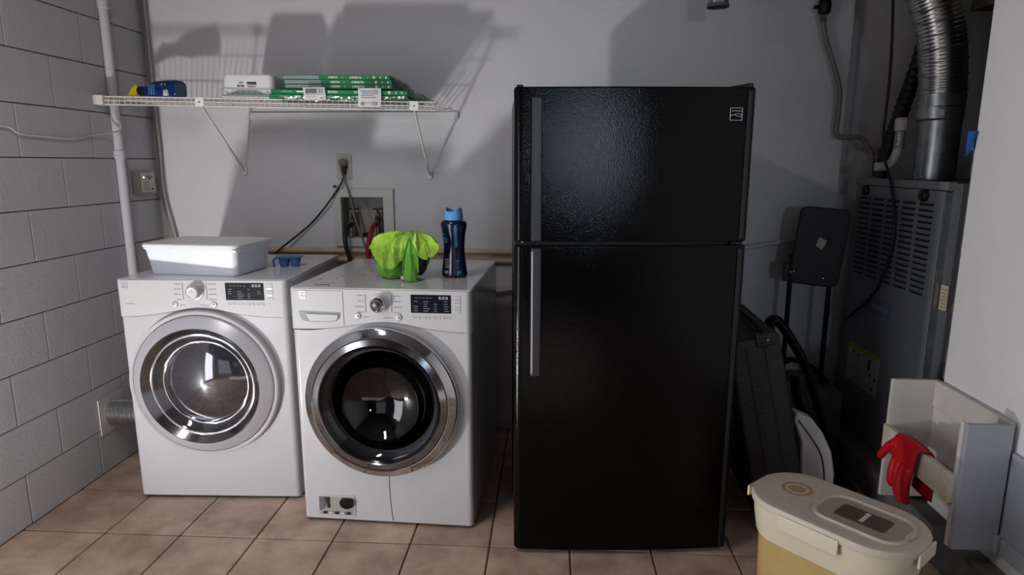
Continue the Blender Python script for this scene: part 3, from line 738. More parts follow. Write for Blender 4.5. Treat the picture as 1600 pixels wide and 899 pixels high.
# square emblem, outlined
ex, ez, ey = 0.709 - fW / 2, 1.5545, -0.0045
em = B()
s_ = 0.019
for p0, p1 in (((-s_, -s_), (-s_, s_)), ((-s_, s_), (s_, s_)), ((s_, s_), (s_, -s_)), ((s_, -s_), (-s_, -s_))):
    em.tube([(ex + p0[0], ey, ez + p0[1]), (ex + p1[0], ey, ez + p1[1])], 0.0010, 6, 0)
em = em.out('emblem', 'silver', fri, label='small square outlined emblem')
B().box(ex - 0.014, ex + 0.016, ey - 0.0008, ey + 0.001, ez + 0.0085, ez + 0.0115).out('emblem_bar', 'print', em)
B().tube([(ex - 0.018, ey, ez - 0.004), (ex - 0.006, ey, ez - 0.001), (ex + 0.006, ey, ez + 0.002), (ex + 0.018, ey, ez - 0.003)], 0.0009, 6, 4).out('emblem_wave', 'silver', em)
B().tube([(ex - 0.018, ey, ez - 0.007), (ex - 0.008, ey, ez - 0.001), (ex + 0.004, ey, ez - 0.006), (ex + 0.018, ey, ez - 0.008)], 0.0009, 6, 4).out('emblem_wave', 'silver', em)

# ------------------------------------------------------------------ wire shelf
SH0, SH1 = -2.02, -0.50
SY0, SY1 = 2.845, 3.235
def sz(x): return 1.690 - 0.034 * (x - SH0) / (SH1 - SH0)
sh = thing('wire_shelf', 'white vinyl-coated wire shelf mounted high on the back wall', 'shelf', (SH0, SY1, sz(SH0)), rot=(0, math.atan(0.034 / (SH1 - SH0)), 0))
L_ = SH1 - SH0; Dp = SY1 - SY0
wire_me = B().tube([(0, 0, 0.003), (0, -Dp, 0.003), (0, -Dp - 0.002, -0.0015), (0, -Dp - 0.002, -0.031)], 0.0017, 6, 0).mesh('cross_wire')
wire_me.materials.append(M['shelfwire'])
k = 0.050
while k < L_:
    put('cross_wire', wire_me, sh, (k, 0, 0)); k += 0.0254
for (y, z, r_) in ((-Dp - 0.002, 0.003, 0.0030), (-Dp - 0.004, -0.014, 0.0024), (-Dp - 0.002, -0.031, 0.0030), (0, -0.001, 0.003), (-Dp * 0.35, -0.001, 0.0026), (-Dp * 0.68, -0.001, 0.0026)):
    B().tube([(0.05 if y > -0.3 else 0.0, y, z), (L_, y, z)], r_, 8, 0).out('rod', 'shelfwire', sh)
B().box(-0.010, 0.036, -Dp - 0.022, -Dp + 0.045, -0.034, 0.008, 0.003).out('end_bracket', 'shelfwire', sh)
for bx in (0.470, 1.424):
    pl_ = B().box(bx - 0.020, bx + 0.020, -Dp - 0.009, -Dp - 0.005, -0.034, 0.006, 0.003).out('clip_plate', 'whitepl', sh)
    B().lathe([(0, 0.002), (0.003, 0.002), (0.0035, 0)], 10, Matrix.Translation((bx, -Dp - 0.009, -0.014)) @ Matrix.Rotation(R(90), 4, 'X')).out('screw', 'scratch', pl_)
    st = B().tube([(bx, -Dp - 0.006, -0.020), (bx - 0.008, 0.004, -0.315)], 0.0062, 8, 0, flat=0.8).out('diagonal_strut', 'shelfwire', sh)
    B().box(bx - 0.019, bx + 0.004, 0.003, 0.0145, -0.335, -0.300, 0.002).out('wall_foot', 'whitepl', sh)
struct(B().box(-1.52, -0.462, BY - 0.0135, BY - 0.0005, 1.614, 1.650, 0.003).out('trim_4', 'wall'), 'narrow white cleat board under the wire shelf', 'cleat')

# air filters on the shelf
def flower(par, x, z, y, r=0.0055):
    b = B()
    for k in range(5):
        t = 2 * math.pi * k / 5 + 0.3
        b.lathe([(0, 0.0004), (r * 0.55, 0.0004), (r * 0.55, 0)], 8, Matrix.Translation((x + math.cos(t) * r * 0.6, y, z + math.sin(t) * r * 0.6)) @ Matrix.Rotation(R(90), 4, 'X'))
    return b.out('flower_mark', 'white_ink', par)
def ring_mark(par, x, z, y, r=0.004):
    return B().lathe([(r, 0), (r, 0.0005), (r * 0.6, 0.0005), (r * 0.6, 0)], 12, Matrix.Translation((x, y, z)) @ Matrix.Rotation(R(90), 4, 'X')).out('round_mark', 'white_ink', par)
def air_filter(label, loc, rotz, w, d, size_txt, greyfrac, name_txt='FILTERBUY', tilt=0.0):
    t_ = 0.0196
    f = thing('air_filter', label, 'air filter', loc, group='boxed air filters on the wire shelf', rot=(0, tilt, rotz))
    e = 0.022
    fr_ = B(); fr_.box(0, w, 0, e, 0, t_ - 0.0006, 0.0012, 1); fr_.box(0, w, d - e, d, 0, t_ - 0.0006, 0.0012, 1)
    fr_.box(0, e, e, d - e, 0, t_ - 0.0006, 0.0012, 1); fr_.box(w - e, w, e, d - e, 0, t_ - 0.0006, 0.0012, 1)
    fr_.out('card_frame', 'green', f)
    n = 26; pts = []
    me = B(); 
    def pf(u, v): 
        kx = e + u * (w - 2 * e); 
        return (kx, e + v * (d - 2 * e), t_ / 2 + (0.006 if int(round(u * 51)) % 2 else -0.006))
    me.grid(pf, 52, 2).out('pleated_media', 'filtmedia', f, 10)
    if greyfrac:
        B().box(0.004, w * greyfrac, -0.0008, 0.0005, 0.002, t_ - 0.003).out('grey_band', 'filtgrey', f)
        g0 = w * greyfrac
    else: g0 = 0.0
    span = w - g0
    y = -0.0006
    hgt = 0.0112
    if greyfrac:
        text('printed_size', size_txt, hgt, 'white_ink', f, (g0 + span * 0.20, y, t_ / 2), FRONT_UD, sx=1.15, bold=0.0003)
        text('printed_name', name_txt, hgt, 'white_ink', f, (g0 + span * 0.52, y, t_ / 2), FRONT_UD, sx=1.0, bold=0.0003)
        for q in (0.33, 0.69): B().box(g0 + span * q, g0 + span * q + 0.0012, y - 0.0003, y + 0.0005, 0.004, t_ - 0.005).out('divider_mark', 'white_ink', f)
        flower(f, g0 + span * 0.78, t_ / 2, y); ring_mark(f, g0 + span * 0.87, t_ / 2, y)
        B().box(g0 + span * 0.94, g0 + span * 0.94 + 0.006, y - 0.0003, y + 0.0005, 0.005, t_ - 0.006).out('square_mark', 'white_ink', f)
    else:
        text('printed_size', size_txt, hgt, 'white_ink', f, (w * 0.46, y, t_ / 2), FRONT, sx=1.2, bold=0.0003)
        text('printed_name', name_txt, hgt, 'white_ink', f, (w * 0.66, y, t_ / 2), FRONT, sx=1.0, bold=0.0003)
        B().box(w * 0.08, w * 0.16, y - 0.0003, y + 0.0005, t_ / 2 - 0.0005, t_ / 2 + 0.0007).out('divider_mark', 'white_ink', f)
        B().box(w * 0.19, w * 0.24, y - 0.0003, y + 0.0005, t_ / 2 - 0.003, t_ / 2 + 0.003).out('square_mark', 'white_ink', f)
        flower(f, w * 0.87, t_ / 2, y, 0.006); ring_mark(f, w * 0.92, t_ / 2, y); ring_mark(f, w * 0.96, t_ / 2, y)
    return f
tl = math.atan(0.034 / 1.52)
zA = sz(-0.93) + 0.0065
f1 = air_filter('lowest green air filter, lying directly on the wire shelf', (-1.235, 2.835, zA + 0.0075), R(-1.0), 0.600, 0.385, '16x25x1', 0, 'FILTERBUY', tl)
f2 = air_filter('green air filter second from the bottom of the stack', (-1.225, 2.838, zA + 0.0275), R(-1.8), 0.605, 0.385, '20x25x1', 0, 'FILTERBUY', tl)
lift = 0.0485
for k, lab in enumerate(('bottom of the three grey-banded green air filters', 'middle of the three grey-banded green air filters', 'topmost grey-banded green air filter on the stack')):
    air_filter(lab, (-1.170 - 0.003 * (k - 1) - (0.006 if k == 2 else 0), 2.850 + 0.002 * k, zA + lift + 0.0199 * k), R(-0.6 + 0.3 * k), 0.476, 0.375, '16x20x1', 0.345, tilt=tl * 0.6)
# crumpled clear film round the filter packs
def crumple(name, label, loc, fn, nu, nv, amp, seed):
    o = thing(name, label, 'plastic film', loc)
    def g(u, v):
        p = Vector(fn(u, v)); q = p * 26 + Vector((seed, seed, seed))
        return p + Vector((noise.noise(q), noise.noise(q + Vector((9, 0, 0))), abs(noise.noise(q + Vector((0, 7, 0)))))) * amp
    B().grid(g, nu, nv).out('film_sheet', 'film', o, 60)
    return o
crumple('plastic_wrap', 'crinkled clear wrap hanging off the right end of the lower filters', (-0.630, 2.83, zA + 0.004), lambda u, v: (0.004 + 0.085 * u * (0.35 + 0.65 * v) , 0.008 + 0.375 * v, 0.042 - 0.040 * u), 12, 26, 0.014, 3)
crumple('plastic_wrap', 'crinkled clear wrap over the right end of the upper filters', (-0.70, 2.845, zA + 0.108), lambda u, v: (0.006 + 0.028 * u, 0.004 + 0.37 * v, -0.004 - 0.050 * u), 8, 26, 0.010, 11)
crumple('plastic_wrap', 'shiny clear wrap bunched along the front edge of the lower filters', (-1.20, 2.826, zA + 0.0), lambda u, v: (0.02 + 0.56 * u, -0.006 + 0.004 * math.sin(v * 3), 0.010 - 0.020 * v), 60, 8, 0.008, 21)
# paper labels on the wrap
def barcode(par, x0, x1, z0, z1, y, n=16, m='black_ink'):
    b = B(); x = x0; w = (x1 - x0) / n
    for k in range(n):
        ww = w * random.choice((0.3, 0.45, 0.7)); b.box(x, x + ww, y - 0.0004, y + 0.0004, z0, z1); x += w
    o = b.out('barcode', m, par); o['kind'] = 'stuff'
    return o
lb = thing('paper_label', 'white barcode label stuck on the front of the lower filters', 'label', (-1.078, 2.8215, zA + 0.004))
B().grid(lambda u, v: (0.002 + 0.096 * u + 0.004 * (1 - v), -0.0015 + (0.010 * max(0, v - 0.8)), -0.006 + 0.052 * v), 6, 8).thicken(0.0006).out('paper', 'paper', lb)
barcode(lb, 0.014, 0.066, 0.020, 0.040, -0.0026); barcode(lb, 0.071, 0.092, 0.020, 0.040, -0.0026, 5, 'greypaper')
B().box(0.008, 0.096, -0.0030, -0.0022, 0.0155, 0.0165).out('fold_line', 'greypaper', lb)
B().box(0.078, 0.086, -0.0030, -0.0022, 0.0, 0.003).out('printed_mark', 'black_ink', lb)
lb = thing('paper_label', 'curling white paper label hanging over the shelf front', 'label', (-0.835, 2.815, zA - 0.035))
B().grid(lambda u, v: (0.004 * math.sin(v * 2) + 0.100 * u, -0.004 - 0.006 * math.sin(math.pi * u) - 0.004 * (1 - v) ** 2, 0.0 + 0.078 * v), 10, 10).thicken(0.0006).out('paper', 'paper', lb)
for r_, (a_, b_) in enumerate(((0.012, 0.088), (0.022, 0.090), (0.018, 0.07), (0.02, 0.08))):
    B().box(a_, b_, -0.0120, -0.0112, 0.064 - r_ * 0.009, 0.067 - r_ * 0.009).out('printed_line', 'greypaper', lb)
barcode(lb, 0.016, 0.088, 0.006, 0.021, -0.0122, 12, 'greypaper')

# upturned white tub with sticker
sb = thing('white_bin', 'upturned white plastic tub with a small sticker beside the filters', 'tub', (-1.358, 2.985, sz(-1.358) + 0.0065), rot=(0, tl, 0))
def rrect3(w, d, r, z, n=5): return [(x, y, z) for x, y in rr_poly(w, d, r, n)]
B().loft([rrect3(0.262, 0.20, 0.03, 0.0), rrect3(0.264, 0.202, 0.03, 0.010), rrect3(0.250, 0.19, 0.03, 0.014)]).out('rim', 'whitepl', sb)
B().loft([rrect3(0.246, 0.186, 0.03, 0.014), rrect3(0.232, 0.172, 0.028, 0.094), rrect3(0.222, 0.162, 0.024, 0.106), rrect3(0.19, 0.13, 0.02, 0.110)]).out('tub_body', 'whitepl', sb)
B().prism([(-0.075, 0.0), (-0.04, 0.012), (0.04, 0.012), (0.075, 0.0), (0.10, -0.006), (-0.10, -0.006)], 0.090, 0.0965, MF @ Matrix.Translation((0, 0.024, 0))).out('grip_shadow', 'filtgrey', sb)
for (a_, b_, c_, d_, m) in ((-0.038, -0.018, 0.066, 0.074, 'greypaper'), (-0.044, -0.034, 0.053, 0.060, 'black_ink'), (-0.030, -0.024, 0.053, 0.060, 'black_ink'), (-0.021, -0.014, 0.053, 0.060, 'black_ink'), (0.0, 0.042, 0.066, 0.074, 'black_ink'), (0.0, 0.042, 0.060, 0.065, 'greypaper'), (0.002, 0.038, 0.052, 0.056, 'red_ink')):
    B().box(a_, b_, -0.0912 + (c_ - 0.05) * 0.09, -0.0895 + (c_ - 0.05) * 0.09, c_, d_).out('sticker_print', m, sb)

# spray bottle lying on its side
sp = thing('spray_bottle', 'blue spray bottle with yellow trigger lying on the shelf', 'spray bottle', (-1.815, 2.975, sz(-1.815) + 0.0065), rot=(0, tl, R(-14)))
sp.scale = (1.08, 1.08, 1.08)
def sec(x, w, h, r, zc, n=4): return [(x, y, zc + z) for y, z in rr_poly(w, h, r, n)]
B().loft([sec(-0.065, 0.036, 0.038, 0.016, 0.033), sec(-0.05, 0.046, 0.046, 0.02, 0.034), sec(-0.02, 0.064, 0.060, 0.024, 0.036), sec(0.0, 0.07, 0.068, 0.024, 0.0385), sec(0.08, 0.074, 0.074, 0.024, 0.0385), sec(0.108, 0.074, 0.074, 0.022, 0.0385), sec(0.116, 0.066, 0.066, 0.02, 0.0385)]).out('bottle_body', 'blue', sp)
B().loft([sec(0.1155, 0.058, 0.058, 0.018, 0.0385), sec(0.1175, 0.054, 0.054, 0.016, 0.0385)]).out('bottle_base', 'greenglass', sp)
B().tube([(-0.10, 0, 0.034), (-0.062, 0, 0.033)], 0.021, 18, 0).out('collar', 'bluedk', sp)
tg = B(); tg.prism([(-0.10, 0.048), (-0.10, 0.018), (-0.125, 0.014), (-0.150, 0.004), (-0.166, 0.001), (-0.162, 0.014), (-0.135, 0.048), (-0.112, 0.062)], -0.014, 0.014, Matrix.Rotation(R(90), 4, 'X'))
tg.bevel_all(0.003, 2).out('trigger_head', 'yellow', sp)
B().tube([(-0.122, -0.004, 0.014), (-0.128, -0.010, 0.010), (-0.118, -0.014, 0.008), (-0.104, -0.014, 0.014)], 0.006, 8, 4).out('trigger_lever', 'yellow', sp)
for k in range(3): B().box(-0.018 + k * 0.013, -0.014 + k * 0.013, -0.0366 - k * 0.0006, -0.033, 0.016, 0.056).out('label_stripe', 'tealw', sp)
B().box(0.060, 0.086, -0.0378, -0.035, 0.010, 0.034).out('barcode_patch', 'paper', sp)
for (x, z) in ((0.05, 0.052), (0.068, 0.052)): B().box(x, x + 0.010, -0.0378, -0.035, z, z + 0.008).out('label_print', 'printlite', sp)

# ------------------------------------------------------------------ things on the machines
t = thing('storage_tub', 'white plastic food tub with lid sitting on the left machine', 'tub', (-1.452, 2.635, dH), R(-5.0))
def tub_ring(w, d, r, z, n=6): return [(x, y, z) for x, y in rr_poly(w, d, r, n)]
tb = B().loft([tub_ring(0.372, 0.245, 0.022, 0.0), tub_ring(0.384, 0.256, 0.024, 0.006), tub_ring(0.412, 0.280, 0.026, 0.105), tub_ring(0.424, 0.292, 0.028, 0.108), tub_ring(0.424, 0.292, 0.028, 0.114), tub_ring(0.40, 0.268, 0.022, 0.114)])
tbo = tb.out('tub_body', 'bluepl_t', t)
B().box(0.192, 0.212, -0.150, -0.138, 0.103, 0.112, 0.002).out('rim_tab', 'bluepl_t', tbo)
ld = B().loft([tub_ring(0.418, 0.286, 0.028, 0.112), tub_ring(0.430, 0.298, 0.030, 0.116), tub_ring(0.430, 0.298, 0.030, 0.127), tub_ring(0.422, 0.290, 0.028, 0.131), tub_ring(0.385, 0.255, 0.024, 0.131), tub_ring(0.378, 0.248, 0.022, 0.128)])
ld.out('lid', 'whitepl', t)

bt = thing('blue_tray', 'small blue molded plastic cup tray behind the white tub', 'tray', (-1.165, 2.775, dH), R(8))
for k, x in enumerate((-0.024, 0.024)):
    B().lathe([(0.0, 0.002), (0.016, 0.0), (0.019, 0.004), (0.027, 0.040), (0.029, 0.044), (0.0265, 0.042), (0.0175, 0.006), (0.0, 0.004)], 20, Matrix.Translation((x, 0, 0))).out('cup', 'bluetub', bt)
fl = B().loft([tub_ring(0.112, 0.066, 0.02, 0.041), tub_ring(0.118, 0.070, 0.022, 0.0435), tub_ring(0.112, 0.066, 0.02, 0.046)])
fl.out('flange', 'bluetub', bt)
B().tube([(-0.05, -0.025, 0.044), (-0.062, -0.035, 0.03), (-0.058, -0.04, 0.004)], 0.006, 8, 4, flat=0.4).out('torn_tab', 'bluetub', bt)

# green cloth bundle
ct = thing('cleaning_cloth', 'crumpled lime green microfibre cloth heaped on the washer', 'cloth', (-0.575, 2.53, wH))
def voxel(b, m, name, parent, vs=0.0032, sm=6, label=None, disp=None):
    me0 = b.mesh('tmp'); o0 = bpy.data.objects.new('tmp', me0); COL.objects.link(o0)
    r_ = o0.modifiers.new('r', 'REMESH'); r_.mode = 'VOXEL'; r_.voxel_size = vs
    s2 = o0.modifiers.new('s', 'SMOOTH'); s2.iterations = sm; s2.factor = 0.5
    dg = bpy.context.evaluated_depsgraph_get()
    me = bpy.data.meshes.new_from_object(o0.evaluated_get(dg))
    bpy.data.objects.remove(o0)
    if disp:
        ns = [v.normal.copy() for v in me.vertices]
        for v, n_ in zip(me.vertices, ns): v.co = disp(v.co.copy(), n_)
    me.materials.clear(); me.materials.append(M[m])
    for p_ in me.polygons: p_.use_smooth = True
    me.name = name
    o1 = bpy.data.objects.new(name, me); COL.objects.link(o1); o1.parent = parent
    if label: o1['label'] = label
    return o1
def ell(b, c, r, rot=0.0):
    bmesh.ops.create_icosphere(b.bm, subdivisions=4, radius=1.0, matrix=Matrix.Translation(c) @ Matrix.Rotation(rot, 4, 'Y') @ Matrix.Diagonal((r[0], r[1], r[2], 1)))
def wrinkle(amp, sc, seed):
    def f(p, n_):
        q = Vector((p.x * sc * 0.7, p.y * sc, p.z * sc * 0.8)) + Vector((seed, seed * 2, 0))
        ridge = 1 - abs(noise.noise(q)) * 2.6
        ridge2 = 1 - abs(noise.noise(q * 2.1 + Vector((4, 1, 7)))) * 2.4
        d = amp * (max(-0.6, ridge) + 0.45 * max(-0.6, ridge2)) - amp * 0.5
        p = p + n_ * d
        p.z = max(p.z, 0.0006)
        return p
    return f
def drape(apex, rim, nf, amp, seed, bulge, nu=190, nv=34, thick=0.0028):
    """cloth gathered at one point, folds running out to a wandering hem"""
    n = len(rim); A = Vector(apex); b = B()
    def rimp(u):
        t = u * n; i = int(t) % n; f = t - int(t)
        p = [Vector(rim[(i + k) % n]) for k in (-1, 0, 1, 2)]
        return 0.5 * ((2 * p[1]) + (p[2] - p[0]) * f + (2 * p[0] - 5 * p[1] + 4 * p[2] - p[3]) * f * f + (3 * p[1] - p[0] - 3 * p[2] + p[3]) * f ** 3)
    def g(u, t):
        t = 0.015 + 0.985 * t
        h = rimp(u); d = h - A; rad = Vector((d.x, d.y, 0)); rad = rad.normalized() if rad.length > 1e-5 else Vector((0, -1, 0))
        P = A + d * t
        P = P + Vector((0, 0, 1)) * bulge * math.sin(math.pi * t ** 0.75) + rad * bulge * 0.9 * math.sin(math.pi * t ** 1.2)
        ph = nf * 2 * math.pi * u + 1.8 * noise.noise(Vector((u * 9, t * 1.5, seed))) + 0.9 * math.sin(6 * math.pi * u + seed)
        w = 1 - 2 * abs(math.sin(ph * 0.5)) ** 0.75
        side = Vector((-rad.y, rad.x, 0))
        P = P + (rad * 0.8 + Vector((0, 0, 0.75 * (1 - t)))) * (amp * w * min(1, 0.25 + t * 1.1)) + side * (amp * 0.5 * math.cos(ph) * t)
        q = P * 38 + Vector((seed, 0, 0))
        P = P + Vector((noise.noise(q), noise.noise(q + Vector((7, 0, 0))), noise.noise(q + Vector((0, 7, 0))))) * 0.0045
        P.z = max(P.z, 0.002)
        return P
    b.grid(g, nu, nv, True)
    return b
rimU = [(-0.138, -0.052, 0.120), (-0.108, -0.082, 0.066), (-0.062, -0.098, 0.042), (-0.012, -0.098, 0.070), (0.012, -0.090, 0.085), (0.06, -0.02, 0.10), (0.09, 0.04, 0.10), (0.03, 0.085, 0.06), (-0.05, 0.085, 0.06), (-0.115, 0.03, 0.09)]
drape((0.000, -0.030, 0.180), rimU, 7, 0.0120, 2.3, 0.026).out('upper_fold', 'lime', ct, 70).modifiers.new('cloth_thickness', 'SOLIDIFY').thickness = 0.0026
lo = B()
ell(lo, (-0.055, -0.022, 0.046), (0.062, 0.062, 0.050))
ell(lo, (0.0, 0.02, 0.07), (0.085, 0.06, 0.07))
lo.tube([(-0.085, -0.045, 0.112), (-0.112, -0.052, 0.116), (-0.136, -0.05, 0.122)], lambda q: 0.018 - 0.014 * q, 12, 5)
voxel(lo, 'grass', 'under_layer', ct, 0.0034, 3, disp=wrinkle(0.006, 20, 8.1))
rimF = [(0.004, -0.104, 0.060), (0.010, -0.116, 0.012), (0.036, -0.122, 0.003), (0.062, -0.112, 0.008), (0.060, -0.098, 0.060), (0.066, -0.086, 0.115), (0.058, -0.066, 0.150), (0.026, -0.060, 0.165)]
drape((0.026, -0.074, 0.172), rimF, 4, 0.006, 5.1, 0.008, 110, 30).out('hanging_fold', 'grass', ct, 70).modifiers.new('cloth_thickness', 'SOLIDIFY').thickness = 0.0026
rimS = [(0.052, -0.098, 0.122), (0.078, -0.096, 0.092), (0.098, -0.092, 0.086), (0.108, -0.090, 0.100), (0.122, -0.088, 0.092), (0.146, -0.080, 0.142), (0.118, -0.040, 0.150), (0.07, -0.01, 0.150), (0.03, -0.03, 0.150)]
drape((0.052, -0.062, 0.182), rimS, 6, 0.0065, 7.7, 0.012, 130, 28).out('side_flap', 'lime', ct, 70).modifiers.new('cloth_thickness', 'SOLIDIFY').thickness = 0.0026
nv_ = B(); ell(nv_, (0.060, -0.052, 0.068), (0.026, 0.040, 0.050))
voxel(nv_, 'navycloth', 'dark_lining', ct, 0.003, 2, 'dark navy lining showing under the fold', wrinkle(0.003, 30, 2.2))
B().box(-0.006, 0.006, -0.105, -0.1035, 0.008, 0.022).out('care_tag', 'paper', ct)

# scent bead bottle
bo = thing('scent_bead_bottle', 'dark blue hourglass bottle with light blue cap on the washer', 'bottle', (-0.388, 2.545, wH), R(-8))
prof = [(0.0, 0.002), (0.045, 0.0), (0.052, 0.006), (0.053, 0.016), (0.050, 0.040), (0.0455, 0.075), (0.0430, 0.110), (0.0430, 0.135), (0.0455, 0.165), (0.0505, 0.195), (0.0535, 0.210), (0.0535, 0.217), (0.050, 0.224), (0.042, 0.229), (0.036, 0.230), (0.036, 0.236)]
body = B().lathe(prof, 48, None, 1.0, 0.72).out('bottle_body', 'bluedk', bo)
def capr(th, v):
    r = 0.0385 - 0.006 * v ** 2
    top = 0.272 + 0.008 * math.cos(2 * th + 0.6) 
    return r, 0.231 + (top - 0.231) * v
cp = B(); n = 48
rings = []
for v_ in (0, 0.08, 0.5, 0.8, 0.95, 1.0):
    ring = []
    for k in range(n):
        th = 2 * math.pi * k / n; r_, z_ = capr(th, v_); ring.append((r_ * math.cos(th), r_ * 0.82 * math.sin(th), z_))
    rings.append(ring)
for s_, dz in ((0.86, -0.002), (0.80, -0.012), (0.4, -0.012), (0.0005, -0.011)):
    ring = []
    for k in range(n):
        th = 2 * math.pi * k / n; r_, z_ = capr(th, 1.0); ring.append((r_ * s_ * math.cos(th), r_ * s_ * 0.82 * math.sin(th), (z_ if s_ > 0.82 else 0.276) + dz))
    rings.append(ring)
cp.loft(rings, True, False).out('cap', 'bluecap', bo)
def brad(h):
    for (r0, h0), (r1, h1) in zip(prof[1:], prof[2:]):
        if h0 <= h <= h1: return r0 + (r1 - r0) * (h - h0) / max(1e-6, h1 - h0)
    return 0.045
def on_bottle(x, h, off=0.0006):
    r_ = brad(h) + off; x = max(-r_ * 0.995, min(r_ * 0.995, x))
    return Vector((x, -0.72 * math.sqrt(max(0, r_ * r_ - x * x)) - 0.0004, h))
def wrap_patch(name, m, x0, x1, h0, h1, par, nu=6, nv=10):
    return B().grid(lambda u, v: on_bottle(x0 + (x1 - x0) * u, h0 + (h1 - h0) * v), nu, nv).thicken(0.0003).out(name, m, par)
wrap_patch('printed_stripe', 'teal', 0.012, 0.0215, 0.125, 0.212, body)
def wrap_tube(name, m, pts, r_, par): return B().tube([on_bottle(x, h, 0.0008) for x, h in pts], r_, 6, 3).out(name, m, par)
for cx0 in (-0.040, -0.027):
    wrap_tube('printed_letter', 'tealw', [(cx0 + 0.0062 * math.cos(R(q)), 0.152 + 0.0105 * math.sin(R(q))) for q in range(0, 361, 30)], 0.0012, body)
wrap_patch('printed_word', 'teal', -0.042, -0.026, 0.173, 0.178, body)
bc = wrap_patch('barcode_patch', 'greypaper', -0.030, -0.013, 0.040, 0.078, body)
for k in range(9): wrap_patch('barcode_line', 'bluedk', -0.0285, -0.0145, 0.043 + k * 0.0037, 0.0445 + k * 0.0037, bc, 4, 2).location = (0, -0.0006, 0)
wrap_patch('recycling_mark', 'greypaper', -0.031, -0.015, 0.018, 0.031, body)
wrap_patch('printed_panel', 'teal', 0.020, 0.036, 0.018, 0.030, body); wrap_patch('printed_panel', 'teal', 0.018, 0.030, 0.066, 0.072, body)

# ------------------------------------------------------------------ furnace closet
fu = thing('furnace', 'grey upright furnace cabinet with louvred front panel', 'furnace', (1.45, 2.82, 0.14))
Y0, Y1 = 2.462 - 2.82, 3.178 - 2.82
B().box(0.02, 0.68, Y0 - 0.045, Y1 + 0.01, 0.0, 1.19, 0.006).out('cabinet', 'furn2', fu)
B().box(0.0, 0.022, Y0 + 0.02, Y1, 0.005, 1.160, 0.006).out('front_panel', 'furn', fu)
B().box(-0.006, 0.03, Y0 - 0.005, Y1 + 0.002, 1.162, 1.194, 0.004).out('top_flange', 'furn', fu)
B().box(-0.003, 0.024, Y0 + 0.002, Y0 + 0.014, 0.02, 1.155, 0.003).out('edge_strip', 'galv', fu)
sl_me = B().box(-0.004, 0.004, -0.046, 0.046, -0.0048, 0.0048, 0.002).mesh('louvre_slot'); sl_me.materials.append(M['slot'])
lo_me = B().box(-0.008, 0.004, -0.047, 0.047, -0.0015, 0.0015, 0.001).mesh('louvre_lip'); lo_me.materials.append(M['furn'])
for c_ in range(5):
    yc = 2.588 + c_ * 0.1235 - 2.82
    for r_ in range(16):
        z = 1.244 - 0.14 - r_ * 0.0232
        so = put('louvre_slot', sl_me, fu, (0.0, yc, z))
        put('louvre_lip', lo_me, so, (0, 0, 0.0062))
for yk in (3.073, 2.602):
    k_ = B().lathe([(0.024, 0), (0.024, 0.012), (0.020, 0.018), (0.0, 0.020)], 20, Matrix.Translation((0.0, yk - 2.82, 1.138)) @ Matrix.Rotation(R(-90), 4, 'Y')).out('panel_knob', 'blackpl', fu)
    B().box(-0.026, -0.016, yk - 2.826, yk - 2.814, 1.122, 1.154, 0.003).out('knob_grip', 'blackpl', k_)
tg_ = B().box(-0.003, 0.0, 2.752 - 2.82, 2.955 - 2.82, 0.60, 0.665, 0.001).out('name_tag', 'bluetag', fu)
B().box(-0.0036, -0.002, 2.775 - 2.82, 2.93 - 2.82, 0.622, 0.645).out('tag_print', 'printlite', tg_)
wl_ = B().box(-0.002, 0.0, 2.80 - 2.82, 3.095 - 2.82, 0.235, 0.418).out('warning_label', 'warn', fu)
B().box(-0.0026, -0.0015, 2.802 - 2.82, 3.093 - 2.82, 0.400, 0.416).out('yellow_band', 'warny', wl_)
for k in range(9): B().box(-0.0025, -0.0015, 2.90 - 2.82, (3.07 - 0.03 * (k % 3)) - 2.82, 0.25 + k * 0.0155, 0.253 + k * 0.0155).out('printed_line', 'greypaper', wl_)
for (y_, z_, w_, h_) in ((2.875, 0.335, 0.02, 0.05), (2.86, 0.31, 0.016, 0.014), (2.815, 0.30, 0.014, 0.014), (2.84, 0.25, 0.012, 0.018), (3.03, 0.378, 0.012, 0.014), (2.98, 0.372, 0.012, 0.010)):
    B().box(-0.0028, -0.0015, y_ - 2.82, y_ + w_ - 2.82, z_, z_ + h_).out('pictogram', 'black_ink', wl_)
sl = B().box(0.014, 0.0205, 2.415 - 2.82, 2.458 - 2.82, 0.72, 0.815, 0.001).out('rating_label', 'beigelab', fu)
for k in range(6): B().box(0.0132, 0.0145, 2.42 - 2.82, (2.45 - 0.006 * (k % 2)) - 2.82, 0.73 + k * 0.013, 0.735 + k * 0.013).out('printed_line', 'greypaper', sl)

du = thing('flue_duct', 'silver corrugated flexible duct rising from the furnace top', 'duct', (1.592, 2.82, 1.336))
B().lathe([(0.077, 0.0), (0.077, 0.262)], 32).out('lower_pipe', 'galv', du)
col_ = B().lathe([(0.078, 0.235), (0.0855, 0.242), (0.0855, 0.285), (0.0835, 0.288), (0.0855, 0.292), (0.0855, 0.338), (0.081, 0.345)], 32, Matrix.Translation((-0.006, 0, 0)) ).out('collar', 'galv', du)
B().tube([(math.cos(R(q)) * 0.0865 - 0.006, math.sin(R(q)) * 0.0865, 0.289) for q in range(0, 361, 15)], 0.0022, 6, 0).out('clamp_band', 'chrome', col_)
B().box(-0.062, -0.035, -0.086, -0.070, 0.250, 0.276, 0.002).out('sticker', 'paper', col_)
axis = crom([(-0.006, 0, 0.335), (-0.012, 0, 0.42), (-0.028, 0.0, 0.53), (-0.062, 0.0, 0.65), (-0.115, 0.0, 0.76), (-0.20, 0.0, 0.86), (-0.30, 0.0, 0.95)], 30)
m_ = len(axis)
B().tube(axis, lambda q: 0.0845 + (0.0010 if int(q * (m_ - 1) + 0.5) % 4 < 2 else -0.0010), 36, 0, caps=False).out('flex_section', 'alum', du, 60)
